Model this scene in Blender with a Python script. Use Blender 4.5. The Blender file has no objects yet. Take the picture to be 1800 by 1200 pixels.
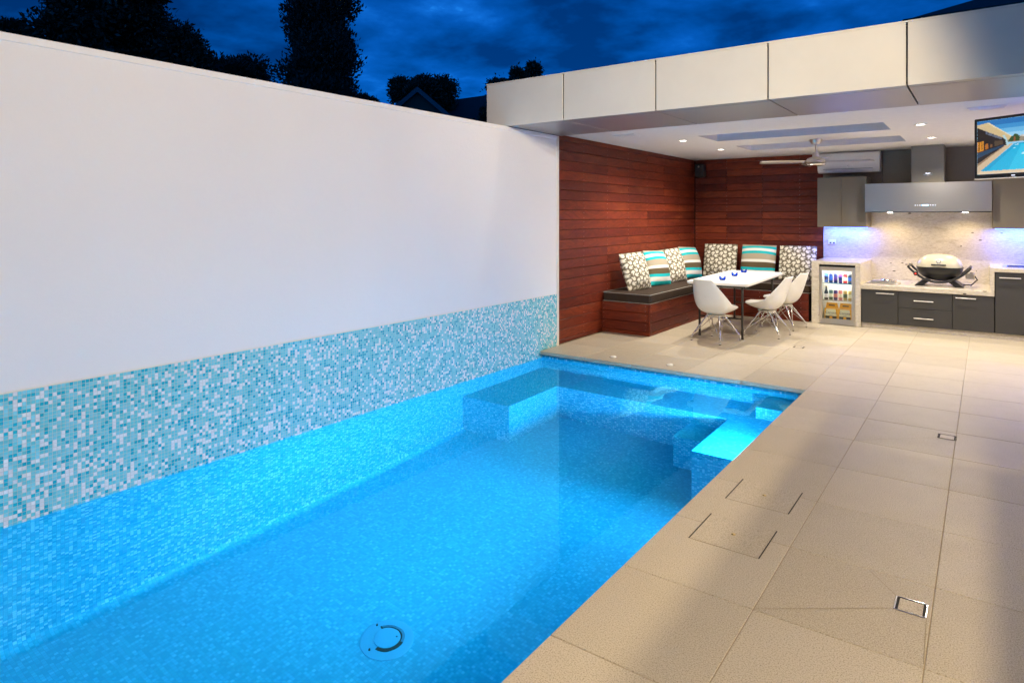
import bpy, math, random
import numpy as np
from mathutils import Vector, Matrix
random.seed(7); rng = np.random.default_rng(7)
S = bpy.context.scene
COL = S.collection
R = math.radians

# ------------------------------------------------------------ camera
cam = bpy.data.cameras.new('camera'); camo = bpy.data.objects.new('camera', cam); COL.objects.link(camo)
cam.sensor_width = 36; cam.lens = 22.896; cam.shift_y = -0.12206; cam.clip_end = 500; cam.clip_start = 0.02
camo.location = (0, 0, 1.57); camo.rotation_euler = (R(90), 0, R(36.08)); S.camera = camo

# ------------------------------------------------------------ world: dusk sky with broken cloud
W = bpy.data.worlds.new('World'); S.world = W; W.use_nodes = True
nt = W.node_tree; nt.nodes.clear(); N = nt.nodes.new; L = nt.links.new
sky = N('ShaderNodeTexSky'); sky.sky_type = 'NISHITA'; sky.sun_disc = False
sky.sun_elevation = R(4); sky.sun_rotation = R(150)
tc = N('ShaderNodeTexCoord'); sep = N('ShaderNodeSeparateXYZ'); L(tc.outputs['Generated'], sep.inputs[0])
zz = N('ShaderNodeMath'); zz.operation = 'MAXIMUM'; zz.inputs[1].default_value = 0.0; L(sep.outputs['Z'], zz.inputs[0])
za = N('ShaderNodeMath'); za.operation = 'ADD'; za.inputs[1].default_value = 0.16; L(zz.outputs[0], za.inputs[0])
dv = N('ShaderNodeVectorMath'); dv.operation = 'DIVIDE'
cmb = N('ShaderNodeCombineXYZ')
for i in range(3): L(za.outputs[0], cmb.inputs[i])
L(tc.outputs['Generated'], dv.inputs[0]); L(cmb.outputs[0], dv.inputs[1])
ns = N('ShaderNodeTexNoise'); ns.inputs['Scale'].default_value = 1.9; ns.inputs['Detail'].default_value = 9; ns.inputs['Roughness'].default_value = 0.55
ns.inputs['Distortion'].default_value = 0.1
L(dv.outputs[0], ns.inputs['Vector'])
cr = N('ShaderNodeValToRGB'); e = cr.color_ramp.elements
e[0].position = 0.39; e[0].color = (0.0, 0.026, 0.135, 1); e[1].position = 0.70; e[1].color = (0.14, 0.62, 1.35, 1)
for p, c in ((0.48, (0.0, 0.050, 0.245, 1)), (0.55, (0.001, 0.070, 0.34, 1)), (0.61, (0.004, 0.11, 0.48, 1)), (0.655, (0.02, 0.26, 0.80, 1))):
    n = e.new(p); n.color = c
L(ns.outputs['Fac'], cr.inputs[0])
mxs = N('ShaderNodeMix'); mxs.data_type = 'RGBA'; mxs.blend_type = 'MULTIPLY'; mxs.inputs[0].default_value = 1
sat = N('ShaderNodeHueSaturation'); sat.inputs['Saturation'].default_value = 0.25; L(sky.outputs[0], sat.inputs['Color'])
L(sat.outputs[0], mxs.inputs[6]); L(cr.outputs[0], mxs.inputs[7])
bg = N('ShaderNodeBackground'); bg.inputs['Strength'].default_value = 0.58
wo = N('ShaderNodeOutputWorld'); L(mxs.outputs[2], bg.inputs['Color']); L(bg.outputs[0], wo.inputs['Surface'])

vs = S.view_settings; vs.view_transform = 'Standard'; vs.look = 'None'; vs.exposure = 0; vs.gamma = 1; vs.use_curve_mapping = False
S.render.engine = 'CYCLES'
S.cycles.use_denoising = True; S.cycles.denoiser = 'OPENIMAGEDENOISE'
S.cycles.caustics_refractive = True; S.cycles.caustics_reflective = True; S.cycles.blur_glossy = 1.0
S.cycles.max_bounces = 8; S.cycles.transmission_bounces = 8; S.cycles.diffuse_bounces = 4; S.cycles.sample_clamp_indirect = 30

# ------------------------------------------------------------ lamp levels (each lamp is placed with its fixture below)
P_FLOOD_A, P_FLOOD_B, P_FLOOD_C, P_EAVE = 140, 640, 500, 140
P_DOWN, P_POOL, P_LED, P_HOOD, P_FRIDGE = 212, 96, 24, 7, 8

# ------------------------------------------------------------ materials
MATS = {}
def srgb(r, g, b):
    f = lambda c: (c/255/12.92) if c/255 <= 0.04045 else ((c/255+0.055)/1.055)**2.4
    return (f(r), f(g), f(b), 1)
class NG:
    def __init__(s, name):
        s.m = bpy.data.materials.new(name); s.m.use_nodes = True; s.t = s.m.node_tree; s.t.nodes.clear()
        s.out = s.n('ShaderNodeOutputMaterial'); s.b = s.n('ShaderNodeBsdfPrincipled'); s.l(s.b.outputs[0], s.out.inputs[0])
        MATS[name] = s.m
    def n(s, t, **k):
        x = s.t.nodes.new(t)
        for a, v in k.items(): setattr(x, a, v)
        return x
    def l(s, a, b): s.t.links.new(a, b)
    def set(s, **k):
        for a, v in k.items(): s.b.inputs[a.replace('_', ' ')].default_value = v
        return s
    def coord(s, kind='Object'): return s.n('ShaderNodeTexCoord').outputs[kind]
    def mapping(s, src, scale=(1,1,1), loc=(0,0,0)):
        m = s.n('ShaderNodeMapping'); m.inputs['Scale'].default_value = scale; m.inputs['Location'].default_value = loc
        s.l(src, m.inputs[0]); return m.outputs[0]
    def noise(s, vec, scale, detail=4, rough=.5, dist=0):
        n = s.n('ShaderNodeTexNoise'); n.inputs['Scale'].default_value = scale; n.inputs['Detail'].default_value = detail
        n.inputs['Roughness'].default_value = rough; n.inputs['Distortion'].default_value = dist; s.l(vec, n.inputs['Vector']); return n.outputs['Fac']
    def ramp(s, fac, stops, const=False):
        r = s.n('ShaderNodeValToRGB'); el = r.color_ramp.elements
        if const: r.color_ramp.interpolation = 'CONSTANT'
        el[0].position, el[0].color = stops[0]; el[1].position, el[1].color = stops[-1]
        for p, c in stops[1:-1]: q = el.new(p); q.color = c
        s.l(fac, r.inputs[0]); return r.outputs[0]
    def mix(s, fac, a, b, mode='MIX'):
        m = s.n('ShaderNodeMix'); m.data_type = 'RGBA'; m.blend_type = mode
        for i, v in ((0, fac), (6, a), (7, b)):
            if isinstance(v, (int, float, tuple)): m.inputs[i].default_value = v
            else: s.l(v, m.inputs[i])
        return m.outputs[2]
    def math(s, op, a, b=0.0):
        m = s.n('ShaderNodeMath'); m.operation = op
        for i, v in ((0, a), (1, b)):
            if isinstance(v, (int, float)): m.inputs[i].default_value = v
            else: s.l(v, m.inputs[i])
        return m.outputs[0]
    def bump(s, h, strength=.2, dist=.01):
        b = s.n('ShaderNodeBump'); b.inputs['Strength'].default_value = strength; b.inputs['Distance'].default_value = dist
        s.l(h, b.inputs['Height']); s.l(b.outputs[0], s.b.inputs['Normal'])
    def color(s, c): s.l(c, s.b.inputs['Base Color']) if not isinstance(c, tuple) else s.set(Base_Color=c)
def plain(name, c, rough=.5, metal=0.0, spec=.5, grain=0.0, gscale=60):
    g = NG(name); g.set(Base_Color=c, Roughness=rough, Metallic=metal); g.b.inputs['Specular IOR Level'].default_value = spec
    co = g.coord()
    nz = g.noise(co, gscale*.15, 5)
    g.color(g.mix(.5, c, g.mix(nz, tuple(x*(.86) for x in c[:3])+(1,), tuple(min(1, x*1.1) for x in c[:3])+(1,))))
    rr = g.math('MULTIPLY_ADD', nz, .16); rr.node.inputs[2].default_value = max(.02, rough-.08); g.l(rr, g.b.inputs['Roughness'])
    if grain: g.bump(g.noise(co, gscale, 6), grain, .004)
    return g.m
def emit(name, c, st):
    g = NG(name); g.set(Base_Color=c, Roughness=.4); g.b.inputs['Emission Color'].default_value = c; g.b.inputs['Emission Strength'].default_value = st; return g.m

# white render
g = NG('render_white'); co = g.coord(); big = g.noise(co, .9, 3); fine = g.noise(co, 150, 4)
g.color(g.mix(big, (.70, .695, .70, 1), (.77, .765, .765, 1))); g.set(Roughness=.85); g.bump(g.math('ADD', g.math('MULTIPLY', fine, .5), g.math('MULTIPLY', g.noise(co, 26, 5, .65), 1.0)), .38, .006)
plain('cap_white', (.76, .755, .75, 1), .7, grain=.1, gscale=90)
plain('trim_cream', (.72, .68, .6, 1), .5)
plain('grout_tile', (.50, .52, .50, 1), .9, grain=.2, gscale=200)
def tile_mat(name, c, rough=.16):
    g = NG(name); oi = g.n('ShaderNodeObjectInfo'); co = g.coord()
    v = g.math('ADD', g.math('MULTIPLY', oi.outputs['Random'], .5), g.math('MULTIPLY', g.noise(co, 38, 2), .6))
    g.color(g.mix(v, tuple(x*.8 for x in c[:3])+(1,), tuple(min(.9, x*1.22) for x in c[:3])+(1,)))
    g.set(Roughness=rough); g.b.inputs['Specular IOR Level'].default_value = .6; g.bump(g.noise(co, 90, 3), .12, .003)
tile_mat('tile_white', (.72, .73, .78, 1)); tile_mat('tile_aqua', (.15, .56, .64, 1)); tile_mat('tile_pale', (.21, .60, .69, 1)); tile_mat('tile_teal', (.015, .40, .54, 1))

# underwater mosaic: 20.5 mm glass tiles, colours drawn per cell
g = NG('pool_mosaic'); geo = g.n('ShaderNodeNewGeometry'); pos = geo.outputs['Position']
off = g.n('ShaderNodeVectorMath'); off.operation = 'ADD'; off.inputs[1].default_value = (.0071, .0063, .0049); g.l(pos, off.inputs[0])
sc = g.n('ShaderNodeVectorMath'); sc.operation = 'SCALE'; sc.inputs['Scale'].default_value = 1/.0205; g.l(off.outputs[0], sc.inputs[0])
fl = g.n('ShaderNodeVectorMath'); fl.operation = 'FLOOR'; g.l(sc.outputs[0], fl.inputs[0])
wn = g.n('ShaderNodeTexWhiteNoise'); g.l(fl.outputs[0], wn.inputs['Vector'])
fr = g.n('ShaderNodeVectorMath'); fr.operation = 'FRACTION'; g.l(sc.outputs[0], fr.inputs[0])
ctr = g.n('ShaderNodeVectorMath'); ctr.operation = 'SUBTRACT'; ctr.inputs[1].default_value = (.5, .5, .5); g.l(fr.outputs[0], ctr.inputs[0])
ab = g.n('ShaderNodeVectorMath'); ab.operation = 'ABSOLUTE'; g.l(ctr.outputs[0], ab.inputs[0])
nab = g.n('ShaderNodeVectorMath'); nab.operation = 'ABSOLUTE'; g.l(geo.outputs['True Normal'], nab.inputs[0])
inv = g.n('ShaderNodeVectorMath'); inv.operation = 'SUBTRACT'; inv.inputs[0].default_value = (1, 1, 1); g.l(nab.outputs[0], inv.inputs[1])
ml = g.n('ShaderNodeVectorMath'); ml.operation = 'MULTIPLY'; g.l(ab.outputs[0], ml.inputs[0]); g.l(inv.outputs[0], ml.inputs[1])
sx = g.n('ShaderNodeSeparateXYZ'); g.l(ml.outputs[0], sx.inputs[0])
mx = g.math('MAXIMUM', g.math('MAXIMUM', sx.outputs[0], sx.outputs[1]), sx.outputs[2])
gro = g.math('GREATER_THAN', mx, .445)
tcol = g.ramp(wn.outputs['Value'], [(0, (.035, .38, .50, 1)), (.30, (.045, .42, .53, 1)), (.55, (.06, .45, .57, 1)), (.80, (.08, .49, .61, 1)), (.95, (.14, .54, .65, 1))], True)
wcol = g.ramp(wn.outputs['Value'], [(0, (.03, .36, .50, 1)), (.22, (.08, .46, .56, 1)), (.62, (.16, .54, .63, 1)), (.80, (.52, .66, .72, 1))], True)  # white tiles on walls, extra white painting in glints and lamp glow
nsx = g.n('ShaderNodeSeparateXYZ'); g.l(nab.outputs[0], nsx.inputs[0])
tcol = g.mix(g.math('GREATER_THAN', nsx.outputs[2], .6), wcol, tcol)
g.color(g.mix(gro, tcol, (.05, .36, .46, 1))); g.set(Roughness=.42)
g.bump(g.math('SUBTRACT', 1.0, g.math('MULTIPLY', gro, 1.0)), .35, .003)

# water
g = NG('water'); g.t.nodes.remove(g.b)
gl = g.n('ShaderNodeBsdfGlass'); gl.inputs['IOR'].default_value = 1.333; gl.inputs['Roughness'].default_value = 0.0; gl.inputs['Color'].default_value = (.26, .90, 1, 1)
bp = g.n('ShaderNodeBump'); bp.inputs['Strength'].default_value = .022; bp.inputs['Distance'].default_value = .02
wv = g.noise(g.coord(), 8, 2); g.l(wv, bp.inputs['Height']); g.l(bp.outputs[0], gl.inputs['Normal']); g.l(gl.outputs[0], g.out.inputs[0])

# clear glass
def glassy(name, c=(1, 1, 1, 1), rough=0.0, ior=1.45):
    g = NG(name); g.t.nodes.remove(g.b); b = g.n('ShaderNodeBsdfGlass'); b.inputs['Color'].default_value = c
    b.inputs['IOR'].default_value = ior; b.inputs['Roughness'].default_value = rough; g.l(b.outputs[0], g.out.inputs[0]); return g.m
glassy('glass_clear', (.97, .985, .98, 1)); glassy('glass_blue', (.10, .40, .95, 1), 0.02)

# honed stone pavers
g = NG('paver'); co = g.n('ShaderNodeNewGeometry').outputs['Position']; oi = g.n('ShaderNodeObjectInfo')
sp = g.noise(co, 190, 3, .7); cl = g.noise(co, 5, 5, .6); st = g.noise(co, 1.1, 4, .6)
base = g.mix(oi.outputs['Random'], (.42, .355, .25, 1), (.52, .445, .325, 1))
base = g.mix(g.ramp(sp, [(.36, (1, 1, 1, 1)), (.48, (0, 0, 0, 1))]), base, (.20, .165, .11, 1))
base = g.mix(g.ramp(sp, [(.54, (0, 0, 0, 1)), (.66, (.9, .9, .9, 1))]), base, (.62, .55, .43, 1))
base = g.mix(g.math('MULTIPLY', cl, .22), base, (.33, .28, .20, 1)); base = g.mix(g.ramp(st, [(.45, (0, 0, 0, 1)), (.75, (.28, .28, .28, 1))]), base, (.42, .38, .31, 1))
g.color(base); rr = g.math('MULTIPLY_ADD', cl, .25); rr.node.inputs[2].default_value = .36; g.l(rr, g.b.inputs['Roughness']); g.bump(sp, .06, .002)
lm_ = M_lid = MATS['paver'].copy(); lm_.name = 'paver_lid'; MATS['paver_lid'] = lm_
for lk in [l for l in lm_.node_tree.links if l.from_node.type == 'OBJECT_INFO']: lm_.node_tree.links.remove(lk)
plain('joint_sand', (.30, .24, .15, 1), .95, grain=.3, gscale=200)
plain('slot_dark', (.02, .018, .015, 1), .8)

# timber cladding, grain along local x, tint per board
def timber(name, stops):
    g = NG(name); oi = g.n('ShaderNodeObjectInfo'); co = g.coord()
    ofs = g.n('ShaderNodeVectorMath'); ofs.operation = 'ADD'; cm = g.n('ShaderNodeCombineXYZ')
    for i, k in ((0, 37.0), (1, 11.0), (2, 23.0)): g.l(g.math('MULTIPLY', oi.outputs['Random'], k), cm.inputs[i])
    g.l(co, ofs.inputs[0]); g.l(cm.outputs[0], ofs.inputs[1]); v = ofs.outputs[0]
    warp = g.noise(g.mapping(v, (1.3, 1, 7)), 1.0, 3, .5, .6)
    rings = g.math('FRACT', g.math('MULTIPLY', warp, 9.0)); rings = g.math('ABSOLUTE', g.math('SUBTRACT', rings, .5))
    fib = g.noise(g.mapping(v, (6, 60, 260)), 1.0, 4, .6); blotch = g.noise(g.mapping(v, (1.2, 4, 5)), 1.0, 3)
    base = g.ramp(oi.outputs['Random'], stops)
    base = g.mix(g.math('MULTIPLY', rings, .95), base, (.03, .006, .004, 1))
    base = g.mix(g.math('MULTIPLY', fib, .45), base, (.045, .010, .006, 1), 'MIX')
    base = g.mix(g.ramp(blotch, [(.55, (0, 0, 0, 1)), (.8, (.55, .55, .55, 1))]), base, (.27, .060, .018, 1))
    g.color(base); g.set(Roughness=.48); g.b.inputs['Specular IOR Level'].default_value = .25; g.bump(fib, .12, .003)
timber('timber', [(0, (.13, .019, .009, 1)), (.3, (.165, .024, .010, 1)), (.55, (.195, .029, .011, 1)), (.8, (.23, .036, .012, 1)), (1, (.28, .050, .016, 1))])
plain('timber_backing', (.012, .006, .004, 1), .9)
plain('nail', (.55, .5, .46, 1), .3, 1.0)

# granite
def granite(name, tint=1.0):
    g = NG(name); co = g.n('ShaderNodeNewGeometry').outputs['Position']
    mp = g.n('ShaderNodeMapping'); mp.inputs['Rotation'].default_value = (0, R(-38), 0); mp.inputs['Scale'].default_value = (1, 1, 2.6); g.l(co, mp.inputs[0]); d = mp.outputs[0]
    a = g.noise(d, 20, 8, .7, .4); b = g.noise(d, 75, 4, .7); c = g.noise(d, 3.2, 4, .6, .8)
    base = g.mix(g.ramp(a, [(.2, (0, 0, 0, 1)), (.75, (1, 1, 1, 1))]), (.40, .34, .245, 1), (.70, .645, .53, 1)); base = g.mix(g.ramp(b, [(.31, (1, 1, 1, 1)), (.42, (0, 0, 0, 1))]), base, (.22, .175, .12, 1))
    base = g.mix(g.ramp(c, [(.58, (0, 0, 0, 1)), (.72, (.55, .55, .55, 1))]), base, (.30, .24, .17, 1))
    v = g.n('ShaderNodeTexVoronoi'); v.inputs['Scale'].default_value = 7; g.l(d, v.inputs['Vector'])
    sp = g.math('MULTIPLY', g.math('LESS_THAN', v.outputs['Distance'], .16), g.math('GREATER_THAN', g.noise(co, 1.9, 2), .60))
    base = g.mix(sp, base, (.06, .045, .035, 1)); g.color(base); g.set(Roughness=.22); return g.m
granite('granite')
# brushed steel / bronze laminate
def brushed(name, c, rough, metal=1.0, axis=(1, 1, 1), amt=.12):
    g = NG(name); co = g.coord(); nz = g.noise(g.mapping(co, axis), 1.0, 4, .6)
    g.color(g.mix(nz, tuple(x*.88 for x in c[:3])+(1,), tuple(min(1, x*1.08) for x in c[:3])+(1,))); g.set(Metallic=metal)
    rr = g.math('MULTIPLY_ADD', nz, amt); rr.node.inputs[2].default_value = rough; g.l(rr, g.b.inputs['Roughness']); return g.m
brushed('steel_dark', (.26, .24, .20, 1), .34, .8, (2, 40, 320)); brushed('steel', (.68, .64, .58, 1), .30, 1.0, (9, 60, 700), .05); brushed('chrome', (.82, .82, .83, 1), .06, 1.0, (20, 20, 20), .05)
brushed('bronze_laminate', (.19, .162, .115, 1), .38, .3, (60, 60, 300)); brushed('charcoal_laminate', (.046, .044, .040, 1), .45, .1, (200, 200, 60))
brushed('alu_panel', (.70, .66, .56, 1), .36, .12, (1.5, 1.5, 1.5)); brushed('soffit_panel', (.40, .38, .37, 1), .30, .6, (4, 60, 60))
brushed('handle_metal', (.86, .83, .76, 1), .38, .6, (20, 20, 20)); plain('black_plastic', (.012, .012, .013, 1), .35); plain('black_matte', (.008, .008, .008, 1), .8); plain('dark_metal', (.05, .045, .04, 1), .4, .6)
plain('ceiling_white', (.78, .77, .76, 1), .8, grain=.05, gscale=120); plain('white_plastic', (.74, .73, .69, 1), .35); plain('chair_white', (.80, .78, .71, 1), .30)
plain('table_white', (.78, .77, .74, 1), .4); plain('enamel_cream', (.52, .48, .34, 1), .25); plain('fridge_white', (.75, .76, .74, 1), .5)
plain('brown_fabric', (.040, .026, .018, 1), .9, spec=.2, grain=.5, gscale=320); plain('piping', (.36, .34, .30, 1), .8)
plain('roof_dark', (.03, .03, .035, 1), .7); plain('gutter', (.035, .018, .010, 1), .5); plain('soil', (.05, .045, .035, 1), .95, grain=.5, gscale=8)
plain('house_wall', (.30, .27, .23, 1), .8); plain('barge_board', (.10, .10, .11, 1), .6); plain('brick_far', (.12, .07, .05, 1), .9)
plain('bark', (.03, .024, .018, 1), .9, grain=.6, gscale=30)
plain('drain_plastic', (.10, .40, .54, 1), .45)
emit('lamp_lens', (1, .93, .80, 1), 14); emit('led_blue', (.10, .20, 1, 1), 7); emit('display_blue', (.25, .6, 1, 1), 5); emit('display_white', (.8, .85, 1, 1), 1.4)
emit('pool_lens', (.3, .75, 1, 1), 6); emit('red_dot', (1, .05, .02, 1), 1.5); emit('fridge_lamp', (1, .9, .72, 1), 6)
g = NG('foliage'); oi = g.n('ShaderNodeNewGeometry'); g.color(g.mix(g.noise(g.coord(), 3, 3), (.012, .020, .009, 1), (.030, .042, .018, 1))); g.set(Roughness=.6)
g = NG('foliage_cypress'); g.color(g.mix(g.noise(g.coord(), 4, 3), (.010, .018, .010, 1), (.020, .032, .016, 1))); g.set(Roughness=.7)
# printed fabrics / screen use a colour attribute that holds the print itself
g = NG('print_fabric'); at = g.n('ShaderNodeAttribute', attribute_name='print'); wv = g.noise(g.coord(), 260, 3); g.color(at.outputs['Color']); g.set(Roughness=.85); g.b.inputs['Specular IOR Level'].default_value = .2
g.bump(g.math('ADD', g.math('MULTIPLY', wv, .35), g.noise(g.coord(), 9, 3)), .35, .012)
g = NG('screen'); at = g.n('ShaderNodeAttribute', attribute_name='print'); g.set(Base_Color=(.02, .02, .02, 1), Roughness=.12); g.l(at.outputs['Color'], g.b.inputs['Emission Color']); g.b.inputs['Emission Strength'].default_value = 1.0
for nm, c in dict(can_navy=(8, 22, 70), can_blue=(30, 70, 150), can_purple=(70, 40, 110), can_red=(200, 30, 35), can_black=(18, 22, 30), can_gold=(190, 165, 90), can_pink=(205, 120, 110), can_green=(90, 110, 80), carton_yellow=(245, 180, 20), label_cream=(225, 222, 190), label_dark=(60, 55, 40), label_white=(230, 225, 215), ink_navy=(40, 50, 80), bottle_dark=(40, 25, 12)).items():
    plain(nm, srgb(*c), .3)
M = MATS

# ------------------------------------------------------------ mesh builder
def rootloc(o):
    v = Vector((0, 0, 0))
    while o is not None: v += o.location; o = o.parent
    return v
def tag(o, label=None, cat=None, group=None, kind=None):
    for k, v in (('label', label), ('category', cat), ('group', group), ('kind', kind)):
        if v: o[k] = v
    return o
def thing(name, loc, label, cat, group=None):
    o = bpy.data.objects.new(name, None); COL.objects.link(o); o.location = loc; o.empty_display_size = .1
    return tag(o, label, cat, group)
class MB:
    def __init__(s): s.v = []; s.f = []
    def add(s, vs, fs):
        o = len(s.v); s.v += [tuple(p) for p in vs]; s.f += [tuple(i+o for i in f) for f in fs]; return s
    def box(s, x0, x1, y0, y1, z0, z1, b=0.0):
        if b <= 0:
            vs = [(x, y, z) for z in (z0, z1) for y in (y0, y1) for x in (x0, x1)]
            return s.add(vs, [(0, 2, 3, 1), (4, 5, 7, 6), (0, 1, 5, 4), (2, 6, 7, 3), (0, 4, 6, 2), (1, 3, 7, 5)])
        b = min(b, .45*min(x1-x0, y1-y0, z1-z0)); vs = []; idx = {}
        for ix, x in enumerate((x0, x1)):
            for iy, y in enumerate((y0, y1)):
                for iz, z in enumerate((z0, z1)):
                    sx, sy, sz = (1-2*ix)*b, (1-2*iy)*b, (1-2*iz)*b
                    for k, p in enumerate(((x, y+sy, z+sz), (x+sx, y, z+sz), (x+sx, y+sy, z))): idx[ix, iy, iz, k] = len(vs); vs.append(p)
        I = idx; fs = []
        for a in (0, 1):
            q = [I[a, 0, 0, 0], I[a, 1, 0, 0], I[a, 1, 1, 0], I[a, 0, 1, 0]]; fs.append(tuple(q if a else q[::-1]))
            q = [I[0, a, 0, 1], I[1, a, 0, 1], I[1, a, 1, 1], I[0, a, 1, 1]]; fs.append(tuple(q[::-1] if a else q))
            q = [I[0, 0, a, 2], I[1, 0, a, 2], I[1, 1, a, 2], I[0, 1, a, 2]]; fs.append(tuple(q if a else q[::-1]))
        for a in (0, 1):
            for c in (0, 1):
                fs.append((I[a, c, 0, 0], I[a, c, 1, 0], I[a, c, 1, 1], I[a, c, 0, 1]))
                fs.append((I[a, 0, c, 0], I[a, 1, c, 0], I[a, 1, c, 2], I[a, 0, c, 2]))
                fs.append((I[0, a, c, 1], I[1, a, c, 1], I[1, a, c, 2], I[0, a, c, 2]))
                for d in (0, 1): fs.append((I[a, c, d, 0], I[a, c, d, 1], I[a, c, d, 2]))
        return s.add(vs, fs)
    def quad(s, a, b, c, d): return s.add([a, b, c, d], [(0, 1, 2, 3)])
    def tube(s, pts, r, n=10, closed=False):
        pts = [Vector(p) for p in pts]; m = len(pts); rs = r if isinstance(r, (list, tuple)) else [r]*m; rings = []; up = None
        for i, p in enumerate(pts):
            if closed: t = pts[(i+1) % m]-pts[i-1]
            else: t = pts[min(i+1, m-1)]-pts[max(i-1, 0)]
            t.normalize()
            if up is None: up = t.orthogonal().normalized()
            else: up = (up-t*up.dot(t)); up = up.normalized() if up.length > 1e-6 else t.orthogonal().normalized()
            w = t.cross(up); rings.append([p+(up*math.cos(a)+w*math.sin(a))*rs[i] for a in [2*math.pi*k/n for k in range(n)]])
        vs = [q for rg in rings for q in rg]; fs = []
        for i in range(m if closed else m-1):
            j = (i+1) % m
            for k in range(n): fs.append((i*n+k, i*n+(k+1) % n, j*n+(k+1) % n, j*n+k))
        if not closed: fs += [tuple(range(n-1, -1, -1)), tuple((m-1)*n+k for k in range(n))]
        return s.add(vs, fs)
    def lathe(s, c, prof, n=24, axis='z'):
        vs = []; fs = []; m = len(prof)
        for r, h in prof:
            for k in range(n):
                a = 2*math.pi*k/n; x, y = r*math.cos(a), r*math.sin(a)
                p = {'z': (x, y, h), 'y': (x, h, y), 'x': (h, x, y)}[axis]; vs.append((c[0]+p[0], c[1]+p[1], c[2]+p[2]))
        for i in range(m-1):
            for k in range(n):
                q = (i*n+k, i*n+(k+1) % n, (i+1)*n+(k+1) % n, (i+1)*n+k); fs.append(q if axis != 'y' else q[::-1])
        fs += [tuple(range(n-1, -1, -1)), tuple((m-1)*n+k for k in range(n))]
        return s.add(vs, fs)
    def grid(s, P):
        a = len(P); b = len(P[0]); vs = [q for r in P for q in r]
        return s.add(vs, [(i*b+j, (i+1)*b+j, (i+1)*b+j+1, i*b+j+1) for i in range(a-1) for j in range(b-1)])
    def prism(s, poly, y0, y1, axis='y'):
        n = len(poly); f = (lambda p, h: (p[0], h, p[1])) if axis == 'y' else ((lambda p, h: (h, p[0], p[1])) if axis == 'x' else (lambda p, h: (p[0], p[1], h)))
        return s.add([f(p, y0) for p in poly]+[f(p, y1) for p in poly], [tuple(range(n)), tuple(range(2*n-1, n-1, -1))]+[(i, i+n, (i+1) % n+n, (i+1) % n) for i in range(n)])
    def mesh(s, name, mat, o=(0, 0, 0), smooth=False, fix=True):
        me = bpy.data.meshes.new(name); o = Vector(o); me.from_pydata([tuple(Vector(p)-o) for p in s.v], [], s.f); me.materials.append(M[mat] if isinstance(mat, str) else mat)
        if fix:
            import bmesh
            bm = bmesh.new(); bm.from_mesh(me); bmesh.ops.recalc_face_normals(bm, faces=bm.faces); bm.to_mesh(me); bm.free()
        if smooth:
            me.polygons.foreach_set('use_smooth', [True]*len(me.polygons))
            try: me.set_sharp_from_angle(angle=R(38))
            except Exception: pass
        me.update(); return me
    def build(s, name, mat, parent=None, smooth=False, loc=None, kind=None, fix=True):
        """vertices are world coordinates; the object's origin is its parent's origin (or loc)"""
        base = rootloc(parent) if parent else Vector((0, 0, 0)); o = Vector(loc) if loc is not None else base
        ob = bpy.data.objects.new(name, s.mesh(name, mat, o, smooth, fix)); COL.objects.link(ob); ob.parent = parent; ob.location = o-base
        if kind: ob['kind'] = kind
        return ob
def put(name, me, parent, loc, rz=0):
    ob = bpy.data.objects.new(name, me); COL.objects.link(ob); ob.parent = parent
    ob.location = Vector(loc)-(rootloc(parent) if parent else Vector((0, 0, 0))); ob.rotation_euler.z = rz; return ob
def copy_tree(o, parent=None):
    c = o.copy(); COL.objects.link(c); c.parent = parent
    for ch in [x for x in bpy.data.objects if x.parent == o]: copy_tree(ch, c)
    return c
def lamp(kind, name, loc, power, color, parent=None, **k):
    d = bpy.data.lights.new(name, kind); d.energy = power; d.color = color
    for a, v in k.items():
        if a != 'aim': setattr(d, a, v)
    o = bpy.data.objects.new(name, d); COL.objects.link(o); o.parent = parent
    o.location = Vector(loc)-(rootloc(parent) if parent else Vector((0, 0, 0)))
    if 'aim' in k: o.rotation_euler = Vector(k['aim']).to_track_quat('-Z', 'Y').to_euler()
    return o
def text(s, size, mat, name, parent, loc, rot, depth=.0006):
    c = bpy.data.curves.new(name, 'FONT'); c.body = s; c.size = size; c.extrude = depth; c.align_x = 'CENTER'; c.align_y = 'CENTER'
    t = bpy.data.objects.new(name, c); COL.objects.link(t); dg = bpy.context.evaluated_depsgraph_get()
    me = bpy.data.meshes.new_from_object(t.evaluated_get(dg)); bpy.data.objects.remove(t); me.materials.clear(); me.materials.append(M[mat])
    o = bpy.data.objects.new(name, me); COL.objects.link(o); o.parent = parent; o.location = Vector(loc)-rootloc(parent); o.rotation_euler = rot; return o

XL, ZW = -4.22, -0.085          # pool-side face of the long wall, water level
YF, YE, ZC = 5.70, 6.80, 2.58   # pavilion fascia face, soffit inner edge, ceiling
YB, XT = 11.47, -4.26           # pavilion back wall, timber wall face

# ============================================================ SETTING
# ground under and around everything
b = MB(); o_ = 300
for x0, x1, y0, y1 in ((-o_, -4.5, -o_, o_), (-1.2, o_, -o_, o_), (-4.5, -1.2, 6.5, o_), (-4.5, -1.2, -o_, -3.1)):
    b.quad((x0, y0, -.06), (x1, y0, -.06), (x1, y1, -.06), (x0, y1, -.06))
tag(b.build('ground', 'soil'), 'dark ground around the pool terrace', 'ground', kind='structure')

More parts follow.
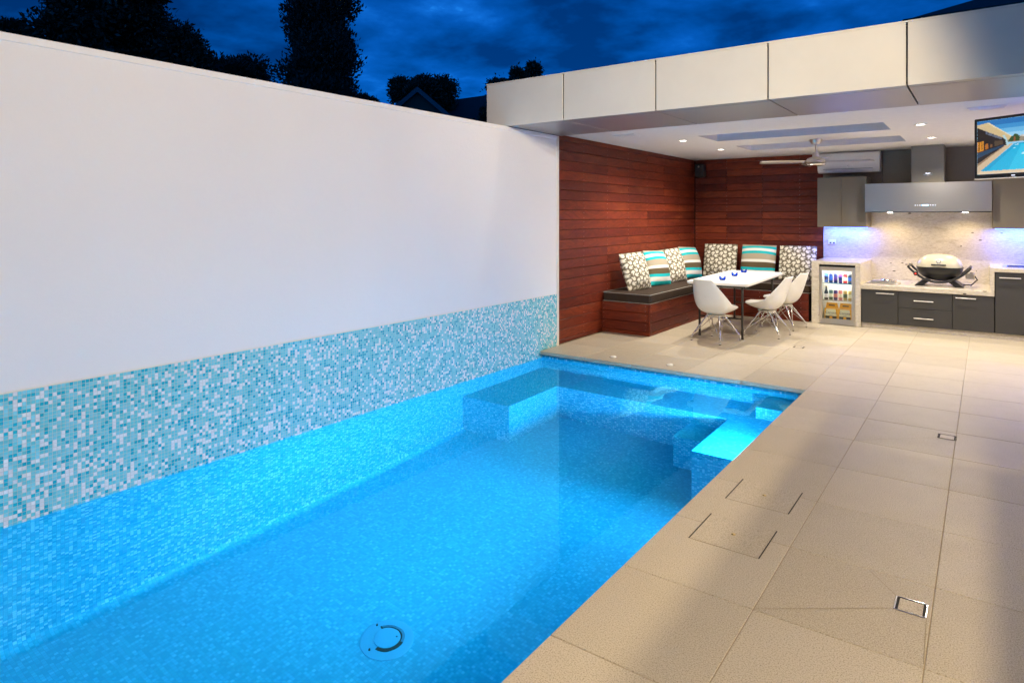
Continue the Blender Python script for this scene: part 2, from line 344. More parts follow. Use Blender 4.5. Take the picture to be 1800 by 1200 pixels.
# pool basin (mosaic), with the U-shaped bench, inner step and corner step
b = MB(); xr, yf, yn, zf = -1.30, 6.40, -3.0, -1.5
b.quad((XL-.002, yn, zf), (xr, yn, zf), (xr, yf, zf), (XL-.002, yf, zf))
b.quad((XL-.002, yn, zf), (XL-.002, yf, zf), (XL-.002, yf, -.0925), (XL-.002, yn, -.0925))
b.quad((XL-.002, yf, zf), (xr, yf, zf), (xr, yf, -.036), (XL-.002, yf, -.036))
b.quad((xr, yf, zf), (xr, yn, zf), (xr, yn, -.036), (xr, yf, -.036))
b.quad((xr, yn, zf), (XL, yn, zf), (XL, yn, -.036), (xr, yn, -.036))
cv = .07; pc = [(XL-.002+cv-cv*math.cos(a), zf+cv-cv*math.sin(a)) for a in [math.pi/2*k/8 for k in range(9)]]
for (xa0, za0), (xa1, za1) in zip(pc, pc[1:]): b.quad((xa1, yn, za1), (xa1, 4.965, za1), (xa0, 4.965, za0), (xa0, yn, za0))
def block(x0, x1, y0, y1, zt, sides):
    b.quad((x0, y0, zt), (x1, y0, zt), (x1, y1, zt), (x0, y1, zt))
    if 'f' in sides: b.quad((x0, y0, zf), (x1, y0, zf), (x1, y0, zt), (x0, y0, zt))
    if 'l' in sides: b.quad((x0, y1, zf), (x0, y0, zf), (x0, y0, zt), (x0, y1, zt))
    if 'r' in sides: b.quad((x1, y0, zf), (x1, y1, zf), (x1, y1, zt), (x1, y0, zt))
zb = -.56
block(XL, -3.655, 4.965, 5.815, zb, 'fr'); block(XL, xr, 5.815, yf, zb, 'f'); block(-1.855, xr, 4.915, 5.815, zb, 'fl')
block(-2.21, -1.855, 5.42, 5.815, -.86, 'fl')
bb = b; block(-1.665, xr, 5.975, yf, -.235, 'fl')
tag(b.build('pool_basin', 'pool_mosaic', fix=False), 'blue mosaic lined pool basin with underwater benches', 'pool', kind='structure')
b = MB().box(XL-.02, xr+.02, yn-.02, yf+.02, zf-.03, ZW)
tag(b.build('water', 'water'), 'still glowing blue pool water', 'water', kind='structure')

# deck of stone pavers: sand bed with one object per paver
deck = thing('deck', (0, 0, 0), 'beige stone paver deck around the pool', 'deck'); deck['kind'] = 'structure'
b = MB(); b.box(-1.30, 3.6, -3, 6.36, -.05, -.0028); b.box(-4.25, 3.6, 6.36, 11.6, -.05, -.0028); b.build('sand_bed', 'joint_sand', deck)
XJ = [-4.21, -3.632, -3.055, -2.477, -1.90, -1.326, -.755, -.176, .402, .98, 1.557, 2.134]
YJ = [6.33-.6095*k for k in range(12, 0, -1)] + [6.33+.6095*k for k in range(0, 9)]
cache = {}
for i in range(len(XJ)-1):
    for j in range(len(YJ)-1):
        x0, x1, y0, y1 = XJ[i], XJ[i+1], YJ[j], YJ[j+1]
        if x1 < -1.3 and y1 < 6.4: continue
        if y0 > 11.1: continue
        w, d = round(x1-x0-.003, 4), round(y1-y0-.003, 4)
        if (w, d) not in cache: cache[w, d] = MB().box(-w/2, w/2, -d/2, d/2, -.037, 0, .0022).mesh('paver', 'paver')
        put('paver', cache[w, d], deck, ((x0+x1)/2, (y0+y1)/2, random.uniform(-.0006, .0006)))
b = MB()                                                     # diagonal fall cuts running to the floor wastes
def cut(p, q, w=.0010):
    p = Vector(p+(.0022,)); q = Vector(q+(.0022,)); n = (q-p).cross(Vector((0, 0, 1))).normalized()*w; b.quad(p-n, q-n, q+n, p+n)
cut((-.753, 2.675), (-.30, 3.012)); cut((-.301, 3.114), (-.42, 3.27)); cut((-.753, 5.11), (-.29, 5.51)); cut((-.19, 3.005), (-.178, 2.7)); cut((-.28, 5.62), (-.5, 5.71))
b.build('fall_cuts', 'joint_sand', deck, fix=False)

# ============================================================ BOUNDARY WALL
bw = thing('boundary_wall', (XL-.12, 1.9, 0), 'tall white rendered wall with aqua mosaic band along the pool', 'wall')
MB().box(XL-.22, XL-.006, -3.0, 6.72, .632, 2.505).build('render_panel', 'render_white', bw)
MB().box(XL-.23, XL+.001, -3.0, 6.72, 2.505, 2.55, .004).build('coping_cap', 'cap_white', bw)
MB().box(XL-.22, XL+.004, 6.72, 6.762, -.05, 2.549, .003).build('end_trim', 'trim_cream', bw)
MB().box(XL-.02, XL+.0015, -3.0, 6.72, .626, .632).build('edge_trim', 'trim_cream', bw)
band = MB().box(XL-.22, XL-.0018, -3.0, 6.72, -.0922, .626).build('mosaic_band', 'grout_tile', bw)
PT = .0205; tl = PT-.0019; TH = .0018
names = ['tile_white', 'tile_aqua', 'tile_pale', 'tile_teal']
tmesh = {n: MB().box(-TH, 0, -tl/2, tl/2, -tl/2, tl/2, .0012).mesh('tile', n) for n in names}
rows = [.626-PT*(k+.5) for k in range(35)]
ys = np.arange(6.72-PT/2, .75, -PT)
cells = [(y, z) for y in ys for z in rows]
def px(y, z):                                                # projected size rank: nearest tiles that fall inside the frame
    a = R(36.08); w = XL*-math.sin(a)+y*math.cos(a); u = 900+1144.8*(XL*math.cos(a)+y*math.sin(a))/w; v = 380.3-1144.8*(z-1.57)/w
    return w if (-6 < u < 1806 and z > ZW) else 99
cells.sort(key=lambda c: px(*c))
def pick():
    r = random.random(); return names[0] if r < .23 else names[3] if r < .40 else names[2] if r < .66 else names[1]
rest = {n: MB() for n in names}
for k, (y, z) in enumerate(cells):
    n = pick()
    if k < 300: put('tile', tmesh[n], band, (XL, y, z)).rotation_euler = (0, random.uniform(-.03, .03), random.uniform(-.03, .03))
    else:
        q = tl/2; c = .0016; m = rest[n]; x1 = XL-.0008+random.uniform(-.0004, .0004); ta = random.uniform(-.0003, .0003); tb_ = random.uniform(-.0003, .0003)
        vs = [(XL-TH, y-q, z-q), (XL-TH, y+q, z-q), (XL-TH, y+q, z+q), (XL-TH, y-q, z+q), (x1+ta, y-q+c, z-q+c), (x1-tb_, y+q-c, z-q+c), (x1-ta, y+q-c, z+q-c), (x1+tb_, y-q+c, z+q-c)]
        m.add(vs, [(4, 5, 6, 7), (0, 1, 5, 4), (1, 2, 6, 5), (2, 3, 7, 6), (3, 0, 4, 7)])
for n in names: rest[n].build('tile_field', n, band, kind='stuff', fix=False)

# ============================================================ PAVILION
pav = thing('pavilion', (-1.0, 8.6, 0), 'flat roofed open pavilion with silver fascia and timber lined corner', 'pavilion')
xj = [-4.507, -3.504, -2.496, -1.488, -.484, .520, 1.524, 2.528]
for i in range(len(xj)-1):
    g0, g1 = xj[i]+.006, xj[i+1]-.006
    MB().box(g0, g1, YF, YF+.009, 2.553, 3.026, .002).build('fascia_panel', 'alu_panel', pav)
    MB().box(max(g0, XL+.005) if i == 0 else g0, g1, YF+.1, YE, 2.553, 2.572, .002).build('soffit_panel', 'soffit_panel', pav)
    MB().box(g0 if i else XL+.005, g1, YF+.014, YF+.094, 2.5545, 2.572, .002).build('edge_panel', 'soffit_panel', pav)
b = MB(); b.box(-4.50, 2.52, YF+.012, YE-.01, 2.575, 3.0); b.box(-4.505, -4.49, YF+.02, 11.6, 2.56, 3.02)
b.build('roof_frame', 'black_matte', pav)
MB().box(-4.507, 2.53, YF, YF+.12, 3.027, 3.04).build('fascia_flashing', 'alu_panel', pav)
# ceiling and roof with two skylight wells
sk = [(-2.94, -.90, 8.00, 8.74), (-2.92, -.875, 9.46, 10.24)]
b = MB(); xa, xb_ = XT-.1, 2.5
for y0, y1 in ((YE+.03, 8.00), (8.74, 9.46), (10.24, YB+.1)): b.box(xa, xb_, y0, y1, ZC, 2.70)
for x0, x1, y0, y1 in sk: b.box(xa, x0, y0, y1, ZC, 2.70); b.box(x1, xb_, y0, y1, ZC, 2.70)
b.build('ceiling', 'ceiling_white', pav)
for x0, x1, y0, y1 in sk:
    s = MB().box(x0-.02, x1+.02, y0-.02, y1+.02, 2.703, 2.712).build('skylight', 'glass_clear', pav)
    MB().tube([(x0, y0, 2.690), (x1, y0, 2.690), (x1, y1, 2.690), (x0, y1, 2.690)], .012, 4, True).build('frame', 'cap_white', s)
MB().box(XT-.14, XT-.03, 6.765, 11.7, -.05, 2.99).build('side_wall', 'timber_backing', pav)
MB().box(XT-.14, 2.6, YB+.03, YB+.14, -.05, 2.99).build('back_wall', 'timber_backing', pav)
MB().box(2.5, 2.62, 6.9, 11.6, -.05, 2.98).build('end_wall', 'render_white', pav)

def board_mesh(L_, h, t=.024):
    c = .004; y = -t
    vs = [(0, 0, 0), (L_, 0, 0), (L_, 0, h), (0, 0, h), (0, y+c, 0), (L_, y+c, 0), (L_, y+c, h), (0, y+c, h), (c*.4, y, c*1.6), (L_-c*.4, y, c*1.6), (L_-c*.4, y, h-c*.8), (c*.4, y, h-c*.8)]
    m = MB(); m.add(vs, [(8, 9, 10, 11), (4, 5, 9, 8), (5, 6, 10, 9), (6, 7, 11, 10), (7, 4, 8, 11), (0, 1, 5, 4), (1, 2, 6, 5), (2, 3, 7, 6), (3, 0, 4, 7), (3, 2, 1, 0)]); return m
def clad(parent, origin, rz, length, z0, z1, pitch, studs, nails):
    """rows of boards; origin is the foot of the wall plane's left end, front face 24 mm proud of the battens"""
    cx, sx_ = math.cos(rz), math.sin(rz); z = z0; k = 0
    while z < z1-.02:
        h = min(pitch-.005, z1-z); cuts = [0.0]
        if length > 1.6:
            inner = [s for s in studs if .5 < s < length-.5]; random.shuffle(inner)
            for s in inner[:random.choice((1, 1, 2))]:
                if all(abs(s-c) > .55 for c in cuts): cuts.append(s)
        cuts = sorted(cuts)+[length]
        for a, c in zip(cuts, cuts[1:]):
            t = .024+random.uniform(-.0012, .0012)
            me = board_mesh(c-a-.002, h, t).mesh('board', 'timber'); put('board', me, parent, (origin[0]+cx*(a+.001), origin[1]+sx_*(a+.001), z), rz)
        for s in studs:
            if .02 < s < length-.02:
                for q in (.22, .78):
                    p = (origin[0]+cx*s+sx_*.0245, origin[1]+sx_*s-cx*.0245, z+h*q); nails.lathe(p, [(.0028, -.002), (.0034, .0006), (.002, .0014)], 6, 'y' if abs(cx) > .5 else 'x')
        z += pitch; k += 1
nl = MB()
tw = MB().box(XT-.03, XT-.0245, 6.765, 11.46, 0, ZC).build('timber_wall', 'timber_backing', pav)
clad(tw, (XT-.024, 6.768, 0), R(90), 11.446-6.768, .045, ZC-.002, .1235, [.02+k*.655 for k in range(8)], nl)
MB().box(XT-.024, XT+.004, 6.768, 7.93, 0, .042, .003).build('skirting', 'timber', tw)
nl.build('nails', 'nail', tw, kind='stuff', fix=False)
nl = MB()
tb = MB().box(-4.26, -2.135, YB+.0245, YB+.03, 0, ZC).build('timber_back_wall', 'timber_backing', pav)
clad(tb, (XT+.002, YB+.024, 0), 0, 2.12, .045, ZC-.002, .1235, [.03, .57, 1.17, 1.77], nl)
nl.build('nails', 'nail', tb, kind='stuff', fix=False)
for x0, x1 in ((-2.132, -1.30), (-1.296, -.66), (-.656, .10), (.104, .9), (.904, 1.7), (1.704, 2.49)):
    MB().box(x0, x1, YB-.012, YB+.028, 1.655, ZC-.002, .002).build('veneer_panel', 'bronze_laminate', pav)
MB().box(-2.128, 2.49, YB-.015, YB+.028, .02, 1.653).build('splashback', 'granite', pav)

# ceiling fittings
def downlight(x, y, label):
    t = thing('ceiling_light', (x, y, ZC), label, 'ceiling light', 'recessed lights in the pavilion ceiling')
    MB().lathe((x, y, 0), [(.062, ZC-.0005), (.062, ZC-.006), (.052, ZC-.009), (.043, ZC-.004), (.043, ZC-.0005)], 28).build('trim_ring', 'white_plastic', t, True)
    MB().lathe((x, y, 0), [(.041, ZC-.001), (.041, ZC-.004), (.02, ZC-.006), (.004, ZC-.0062)], 24).build('lens', 'lamp_lens', t, True)
    lamp('SPOT', 'lamp', (x, y, ZC-.02), P_DOWN, (1, .90, .76), t, spot_size=R(150), spot_blend=1.0, shadow_soft_size=.02, aim=(0, 0, -1))
downlight(-3.27, 8.35, 'recessed ceiling light nearest the timber side wall, front one'); downlight(-3.24, 9.80, 'recessed ceiling light by the timber corner, rear one')
downlight(-.585, 8.42, 'front recessed ceiling light of the pair left of the television'); downlight(-.57, 9.90, 'rear recessed ceiling light of the pair in front of the range hood')
downlight(1.9, 8.42, 'assumed recessed ceiling light at the far right end, front'); downlight(1.9, 9.9, 'assumed recessed ceiling light at the far right end, rear')  # unseen pair right of the frame, assumed to light the right-hand floor
def vent(x, y, label):
    t = thing('ceiling_vent', (x, y, ZC), label, 'vent', 'white slot vents in the ceiling')
    MB().box(x-.15, x+.15, y-.085, y+.085, ZC-.007, ZC-.0005, .002).build('frame', 'ceiling_white', t)
    for k in range(5): MB().box(x-.13, x+.13, y-.066+k*.028, y-.05+k*.028, ZC-.010, ZC-.0065).build('slat', 'ceiling_white', t)
vent(-3.62, 7.38, 'flat white ceiling vent above the timber wall end'); vent(0.0, 7.5, 'flat white ceiling vent in front of the television')

# ============================================================ BENCH + CUSHIONS
bx0, bx1, by0, by1 = XT+.006, -3.55, 7.925, 11.44
be = thing('corner_bench', (-3.9, 9.4, 0), 'red timber clad built in corner bench along both walls', 'bench')
nl = MB()
b = MB().box(bx0, bx1-.026, by0+.026, by1, 0, .412); b.box(bx1-.026, -2.14, 10.456, by1, 0, .412); cr_ = b.build('core', 'timber_backing', be)
clad(be, (bx1-.024, by0+.002, 0), R(90), 10.43-by0, .052, .415, .1235, [.04, .66, 1.3, 1.92, 2.45], nl)
clad(be, (bx0, by0+.026, 0), 0, bx1-bx0-.027, .052, .415, .1235, [.03, .64], nl)
clad(be, (bx1+.002, 10.456, 0), 0, 1.408, .052, .415, .1235, [.1, .7, 1.3], nl)
b = MB(); b.box(bx0, bx1-.002, by0+.004, by0+.026, 0, .048, .003); b.box(bx1-.024, bx1-.004, by0+.027, 10.45, 0, .048, .003); b.box(bx1, -2.14, 10.436, 10.455, 0, .048, .003); b.build('plinth', 'timber', be)
MB().box(bx1-.02, bx1, by0, by0+.02, .05, .418, .003).build('corner_post', 'timber', be)
nl.build('nails', 'nail', be, kind='stuff', fix=False)
def pad(x0, x1, y0, y1, label):
    t = thing('seat_cushion', ((x0+x1)/2, (y0+y1)/2, .42), label, 'cushion', 'brown bench seat pads')
    o = MB().box(x0, x1, y0, y1, .421, .545, .02).build('pad', 'brown_fabric', t); md = o.modifiers.new('b', 'BEVEL'); md.width = .008; md.segments = 2
    for z in (.540, .426):
        i = .007; MB().tube([(x0+i, y0+i, z), (x1-i, y0+i, z), (x1-i, y1-i, z), (x0+i, y1-i, z)], .0038, 6, True).build('piping', 'piping', t)
pad(bx0+.02, bx1+.012, by0-.012, by1-.02, 'long dark brown seat pad with white piping along the side wall')
pad(bx1+.02, -2.12, 10.435, by1-.02, 'dark brown seat pad along the back wall behind the table')

def pillow_print(kind):
    if kind == 's':
        st = [(0, .085, (28, 178, 186)), (.085, .20, (222, 220, 214)), (.20, .28, (28, 178, 186)), (.28, .45, (92, 80, 58)), (.45, .54, (226, 224, 216)), (.54, .72, (168, 158, 136)), (.72, .80, (28, 178, 186)), (.80, .88, (226, 224, 218)), (.88, .95, (28, 178, 186)), (.95, 1.01, (170, 160, 140))]
        st = [(a, c, srgb(*k)) for a, c, k in st]
        return lambda u, v: next(k for a, c, k in st if a <= v < c)
    cream, line = srgb(226, 222, 206), srgb(108, 100, 82)
    segs = []; a = 1/3.9; hh = a*math.sqrt(3)/2
    for r in range(-2, 8):
        for q in range(-2, 8):
            cx, cy = (q+.5*(r % 2))*a, r*hh; fl = 1
            for k in range(3):
                pts = []
                for s in range(12):
                    t = s/11; rad = a*.60*math.sin(t*1.75)/math.sin(1.57); ang = R(90+120*k)+fl*(2.5*t**1.5)
                    pts.append((cx+rad*math.cos(ang), cy+rad*math.sin(ang)))
                segs += list(zip(pts, pts[1:]))
    A = np.array([s[0] for s in segs]); B = np.array([s[1] for s in segs]); D = B-A; LL = (D**2).sum(1)+1e-9
    def f(u, v):
        p = np.array((u, v)); t = np.clip(((p-A)*D).sum(1)/LL, 0, 1); d = np.sqrt((((A+D*t[:, None])-p)**2).sum(1).min())
        k = min(1, max(0, (d-.0125)/.007)); return tuple(line[i]*(1-k)+cream[i]*k for i in range(3))+(1,)
    return f
PM = {}
def pillow_mesh(kind, seed, size=.52):
    n = 72; r_ = random.Random(seed); f = PM.setdefault(kind, None) or pillow_print(kind); PM[kind] = f; key = kind+'c'
    if key not in PM: PM[key] = [[f(i/n, j/n) for j in range(n+1)] for i in range(n+1)]
    cols = PM[key]; vs = []; fs = []; cc = []
    w1, w2, ph = r_.uniform(.006, .012), r_.uniform(.004, .009), r_.uniform(0, 6)
    for side in (-1, 1):
        for i in range(n+1):
            for j in range(n+1):
                u, v = i/n*2-1, j/n*2-1
                pin = 1-.135*(abs(u)**2)*(1-abs(v)**2.5) ; pin2 = 1-.135*(abs(v)**2)*(1-abs(u)**2.5)
                puff = .105*((1-abs(u)**2.6)*(1-abs(v)**2.6))**.55
                puff *= 1+.10*math.sin(3*u+ph)*math.cos(2.5*v+ph)
                wr = w1*math.sin(7*u-4*v+ph)*(abs(u*v))+w2*math.sin(9*v+5*u+2*ph)*max(0, abs(v)-.35)
                x = size/2*u*pin2; z = size/2*v*pin; z -= .012*(1-v)*(1-u*u)*.0
                vs.append((x, side*(puff+abs(wr)*.6*(1 if puff > .001 else 0)), z+size/2)); cc.append(cols[i][j])
    m = n+1
    for s in (0, 1):
        o = s*m*m
        for i in range(n):
            for j in range(n):
                q = (o+i*m+j, o+(i+1)*m+j, o+(i+1)*m+j+1, o+i*m+j+1); fs.append(q if s == 0 else q[::-1])
    me = bpy.data.meshes.new('pillow'); me.from_pydata(vs, [], fs); me.materials.append(M['print_fabric'])
    ca = me.color_attributes.new('print', 'FLOAT_COLOR', 'POINT'); ca.data.foreach_set('color', np.array(cc, dtype=np.float32).ravel())
    me.polygons.foreach_set('use_smooth', [True]*len(me.polygons)); return me
def pillow(kind, seed, x, y, rz, lean, label, size=.52, roll=0):
    o = bpy.data.objects.new('throw_pillow', pillow_mesh(kind, seed, size)); COL.objects.link(o); o.location = (x, y, .546)
    o.rotation_euler = (Matrix.Rotation(rz, 3, 'Z') @ Matrix.Rotation(-lean, 3, 'X') @ Matrix.Rotation(roll, 3, 'Y')).to_euler()
    tag(o, label, 'pillow', 'throw pillows on the corner bench')
# left bench (face +X): pillow front is local -y
ln = R(17)
pillow('t', 1, -3.93, 8.45, R(78), ln, 'taupe swirl print pillow at the open end of the bench', .53, R(-2))
pillow('s', 2, -3.93, 9.17, R(80), ln, 'turquoise striped pillow between two swirl pillows on the side bench', .53, R(2))
pillow('t', 3, -3.94, 9.86, R(78), ln, 'taupe swirl print pillow between the two striped pillows on side bench', .53, R(-3))
pillow('s', 4, -3.95, 10.58, R(80), ln, 'turquoise striped pillow nearest the timber corner', .53, R(3))
pillow('t', 5, -3.72, 11.16, R(4), R(14), 'swirl print pillow against the back wall next to the corner', .56)
pillow('s', 6, -3.09, 11.16, R(-2), R(14), 'wide turquoise striped pillow in the middle of the back wall', .56)
pillow('t', 7, -2.47, 11.16, R(1), R(14), 'blue lit swirl print pillow beside the stone counter end', .56)

# ============================================================ TABLE, CHAIRS, CANDLE CUPS
tx, ty = -2.82, 9.26; rt = R(2)
tbl = thing('folding_table', (0, 0, 0), 'white rectangular folding table with dark tube legs', 'table')
hw, hl, rc = .395, 1.03, .06; poly = []
for cx, cy, a0 in ((hw-rc, hl-rc, 0), (-hw+rc, hl-rc, 90), (-hw+rc, -hl+rc, 180), (hw-rc, -hl+rc, 270)):
    for k in range(7): a = R(a0+15*k); poly.append((cx+rc*math.cos(a), cy+rc*math.sin(a)))
top = MB().prism(poly, .694, .73, 'z').build('tabletop', 'table_white', tbl); md = top.modifiers.new('b', 'BEVEL'); md.width = .008; md.segments = 3; md.limit_method = 'ANGLE'
for sy in (-1, 1):
    for sx_ in (-1, 1):
        MB().tube([(sx_*.275, sy*.83, .004), (sx_*.275, sy*.83, .692)], .0145, 12).tube([(sx_*.275, sy*.83, 0), (sx_*.275, sy*.83, .03)], .017, 12).build('leg', 'dark_metal', tbl, True)
    b = MB().tube([(-.275, sy*.83, .26), (.275, sy*.83, .26)], .010, 8); b.tube([(-.275, sy*.83, .66), (.275, sy*.83, .66)], .010, 8); b.build('crossbar', 'dark_metal', tbl, True)
    MB().tube([(0, sy*.83, .64), (0, sy*.45, .675)], .009, 8).build('folding_brace', 'dark_metal', tbl, True)
MB().box(-.35, .35, -.98, .98, .672, .693).build('underframe', 'dark_metal', tbl)
tbl.location = (tx, ty, 0); tbl.rotation_euler.z = rt

def make_chair():
    t = thing('dining_chair', (0, 0, 0), 'x', 'chair', 'white shell chairs around the table')
    prof = [(.245, .437, .085, 0, 0), (.228, .424, .15, .006, 8), (.17, .390, .205, .035, 18), (.08, .356, .232, .085, 15), (-.02, .338, .240, .125, 5), (-.11, .342, .243, .15, -22), (-.175, .390, .246, .155, -50), (-.215, .47, .243, .13, -66), (-.245, .56, .222, .095, -72), (-.275, .66, .185, .055, -74), (-.30, .745, .150, .025, -75), (-.312, .785, .128, .012, -76)]
    P = []
    for y, z, w, lift, ang in prof:
        a = R(90+ (ang if ang > 0 else -ang*-1)); ny, nz = math.cos(R(90+ang)) * -1, math.sin(R(90+ang))
        if ang < 0: ny, nz = math.sin(R(-ang)), math.cos(R(-ang))
        row = []
        for k in range(13):
            q = k/6-1; l_ = lift*abs(q)**2.3; row.append((w*math.sin(q*1.35)/math.sin(1.35), y+ny*l_, z+nz*l_))
        P.append(row)
    o = MB().grid(P).build('shell', 'chair_white', t, True, fix=True)
    md = o.modifiers.new('s', 'SUBSURF'); md.levels = 2; md.render_levels = 2; md = o.modifiers.new('t', 'SOLIDIFY'); md.thickness = .012; md.offset = 0
    MB().lathe((0, -.01, 0), [(.03, .300), (.10, .306), (.12, .335), (.04, .340)], 20).build('mount_plate', 'chrome', t, True)
    for sx_ in (-1, 1):
        for sy in (-1, 1):
            f = (sx_*.205, -.01+sy*.225)
            b = MB().tube([(sx_*.085, -.01+sy*.06, .318), (f[0]*.98, f[1]*.98, .062)], .0095, 10); b.tube([(f[0], f[1], .068), (f[0], f[1], .006)], .0105, 12)
            l = b.build('leg', 'chrome', t, True)
            MB().lathe((f[0], f[1], 0), [(.0115, 0), (.012, .008)], 12).build('foot_cap', 'black_plastic', l)
            MB().tube([(sx_*.06, -.01-sy*.085, .315), (f[0]*.97, f[1]*.96, .075)], .0042, 6).build('brace_rod', 'chrome', t, True)
            MB().tube([(-sx_*.03, -.01+sy*.085, .315), (f[0]*.96, f[1]*.97, .08)], .0042, 6).build('brace_rod', 'chrome', t, True)
    return t
ch = make_chair(); ch.location = (-2.77, 8.20, 0); ch.rotation_euler.z = R(-14); ch['label'] = 'white shell chair at the table end with its back to the pool'
for x, y, rz, lb in ((-2.36, 8.97, 84, 'white shell chair at the table side nearer the pool, seen side on'), (-2.33, 9.74, 78, 'rear white shell chair at the table side, nearest the bar fridge')):
    c = copy_tree(ch); c.location = (x, y, 0); c.rotation_euler.z = R(rz); c['label'] = lb
for (x, y), lb in zip(((-2.81, 8.56), (-2.86, 9.23), (-2.93, 9.90)), ('blue glass candle cup nearest the table end by the pool', 'middle blue glass candle cup on the white table', 'rearmost blue glass candle cup nearest the bench')):
    t = thing('candle_cup', (x, y, .7305), lb, 'candle holder', 'blue glass cups on the table')
    n = 20; P = []
    for i, (r, h) in enumerate(((.020, .001), (.036, .004), (.043, .022), (.042, .040), (.034, .040), (.035, .022), (.028, .012), (.004, .010))):
        P.append([(x+r*math.cos(2*math.pi*k/n), y+r*math.sin(2*math.pi*k/n), .7305+h+(.016*math.cos(4*math.pi*k/n) if 2 <= i <= 4 and h > .03 else 0)) for k in range(n+1)])
    MB().grid(P).build('bowl', 'glass_blue', t, True)
    MB().lathe((x, y, .7305), [(.019, .013), (.019, .024), (.003, .025)], 14).build('tealight', 'cap_white', t, True)

# ============================================================ KITCHEN
yk = 10.36
kc = thing('kitchen_counter', (-.8, 10.9, 0), 'stepped cream granite barbecue counter with charcoal doors', 'kitchen counter')
st = MB()
st.box(-2.085, -1.985, yk, 11.445, 0, .868, .003); st.box(-2.085, -1.44, yk+.0005, 11.445, .8685, .912, .003); st.box(-1.511, -1.4405, yk, 11.445, 0, .868, .003)
st.box(-1.4395, .082, yk, 11.445, .545, .607, .003); st.box(.036, .0825, yk+.0005, 11.445, .6075, .858, .003); st.box(.036, 2.49, yk, 11.445, .8585, .907, .003)
st.build('stone_top', 'granite', kc)
MB().box(-1.438, 2.49, yk+.045, yk+.075, 0, .072).build('kickboard', 'granite', kc)
MB().box(-1.435, 2.48, yk+.04, 11.44, .073, .543).build('carcass', 'black_matte', kc)
MB().box(.088, 2.48, yk+.04, 11.44, .545, .855).build('carcass', 'black_matte', kc)
def front(nm, x0, x1, z0, z1, hx0, hx1, hz):
    d = MB().box(x0+.0015, x1-.0015, yk+.016, yk+.038, z0+.0015, z1-.0015, .0015).build(nm, 'charcoal_laminate', kc)
    b = MB().box(hx0, hx1, yk-.016, yk-.006, hz-.006, hz+.006, .0015)
    for x in (hx0+.015, hx1-.023): b.box(x, x+.008, yk-.006, yk+.017, hz-.004, hz+.004)
    b.build('handle', 'handle_metal', d)
front('cupboard_door', -1.436, -.987, .075, .542, -1.25, -1.03, .498)
front('drawer', -.985, -.366, .316, .542, -.80, -.575, .425); front('drawer', -.985, -.366, .075, .314, -.80, -.575, .19)
front('cupboard_door', -.364, .080, .075, .542, -.33, -.11, .50)
front('cupboard_door', .088, .55, .075, .855, .13, .35, .79); front('cupboard_door', .552, 1.01, .075, .855, .60, .82, .79)

# bar fridge in the stone surround
fg = thing('bar_fridge', (-1.748, 10.6, 0), 'lit glass door bar fridge full of drinks in stone surround', 'fridge')
x0, x1 = -1.983, -1.513
b = MB(); b.box(x0, x0+.02, yk+.045, 10.95, .005, .835); b.box(x1-.02, x1, yk+.045, 10.95, .005, .835); b.box(x0+.0205, x1-.0205, 10.93, 10.95, .005, .835); b.box(x0+.0205, x1-.0205, yk+.045, 10.929, .005, .04); b.box(x0+.0205, x1-.0205, yk+.045, 10.929, .80, .835)
b.build('cabinet', 'fridge_white', fg)
MB().box(x0+.001, x1-.001, yk+.05, 10.95, .836, .866).build('shaded_gap', 'black_matte', fg)  # solid black fill standing in for the shaded gap over the fridge
fo = (x0+.002, x1-.002, .008, .832); fi = (x0+.038, x1-.046, .086, .782)
b = MB()
ring = lambda a, y: [(a[0], y, a[2]), (a[1], y, a[2]), (a[1], y, a[3]), (a[0], y, a[3])]
r0, r1, r2, r3 = ring(fo, yk+.008), ring(fi, yk+.014), ring(fi, yk+.042), ring(fo, yk+.042)
for p, q in ((r0, r1), (r1, r2), (r3, r0), (r2, r3)):
    for k in range(4): b.quad(p[k], p[(k+1) % 4], q[(k+1) % 4], q[k])
dr = b.build('door_frame', 'steel', fg)
MB().box(fi[0]+.0005, fi[1]-.0005, yk+.024, yk+.029, fi[2]+.0005, fi[3]-.0005).build('door_glass', 'glass_clear', dr)
for z in (.600, .350):
    b = MB()
    for k in range(13): b.tube([(x0+.03+k*.034, yk+.07, z-.004), (x0+.03+k*.034, 10.92, z-.004)], .0025, 5)
    sh = b.build('shelf', 'chrome', fg, True)
    MB().box(x0+.021, x1-.021, yk+.062, yk+.069, z-.012, z+.004).build('shelf_lip', 'chrome', sh)
MB().box(-1.92, -1.58, 10.412, 10.428, .791, .799).build('interior_lamp', 'fridge_lamp', fg)
lamp('AREA', 'lamp', (-1.75, 10.42, .788), P_FRIDGE, (1, .92, .75), fg, shape='RECTANGLE', size=.34, size_y=.014, aim=(0, .45, -1))
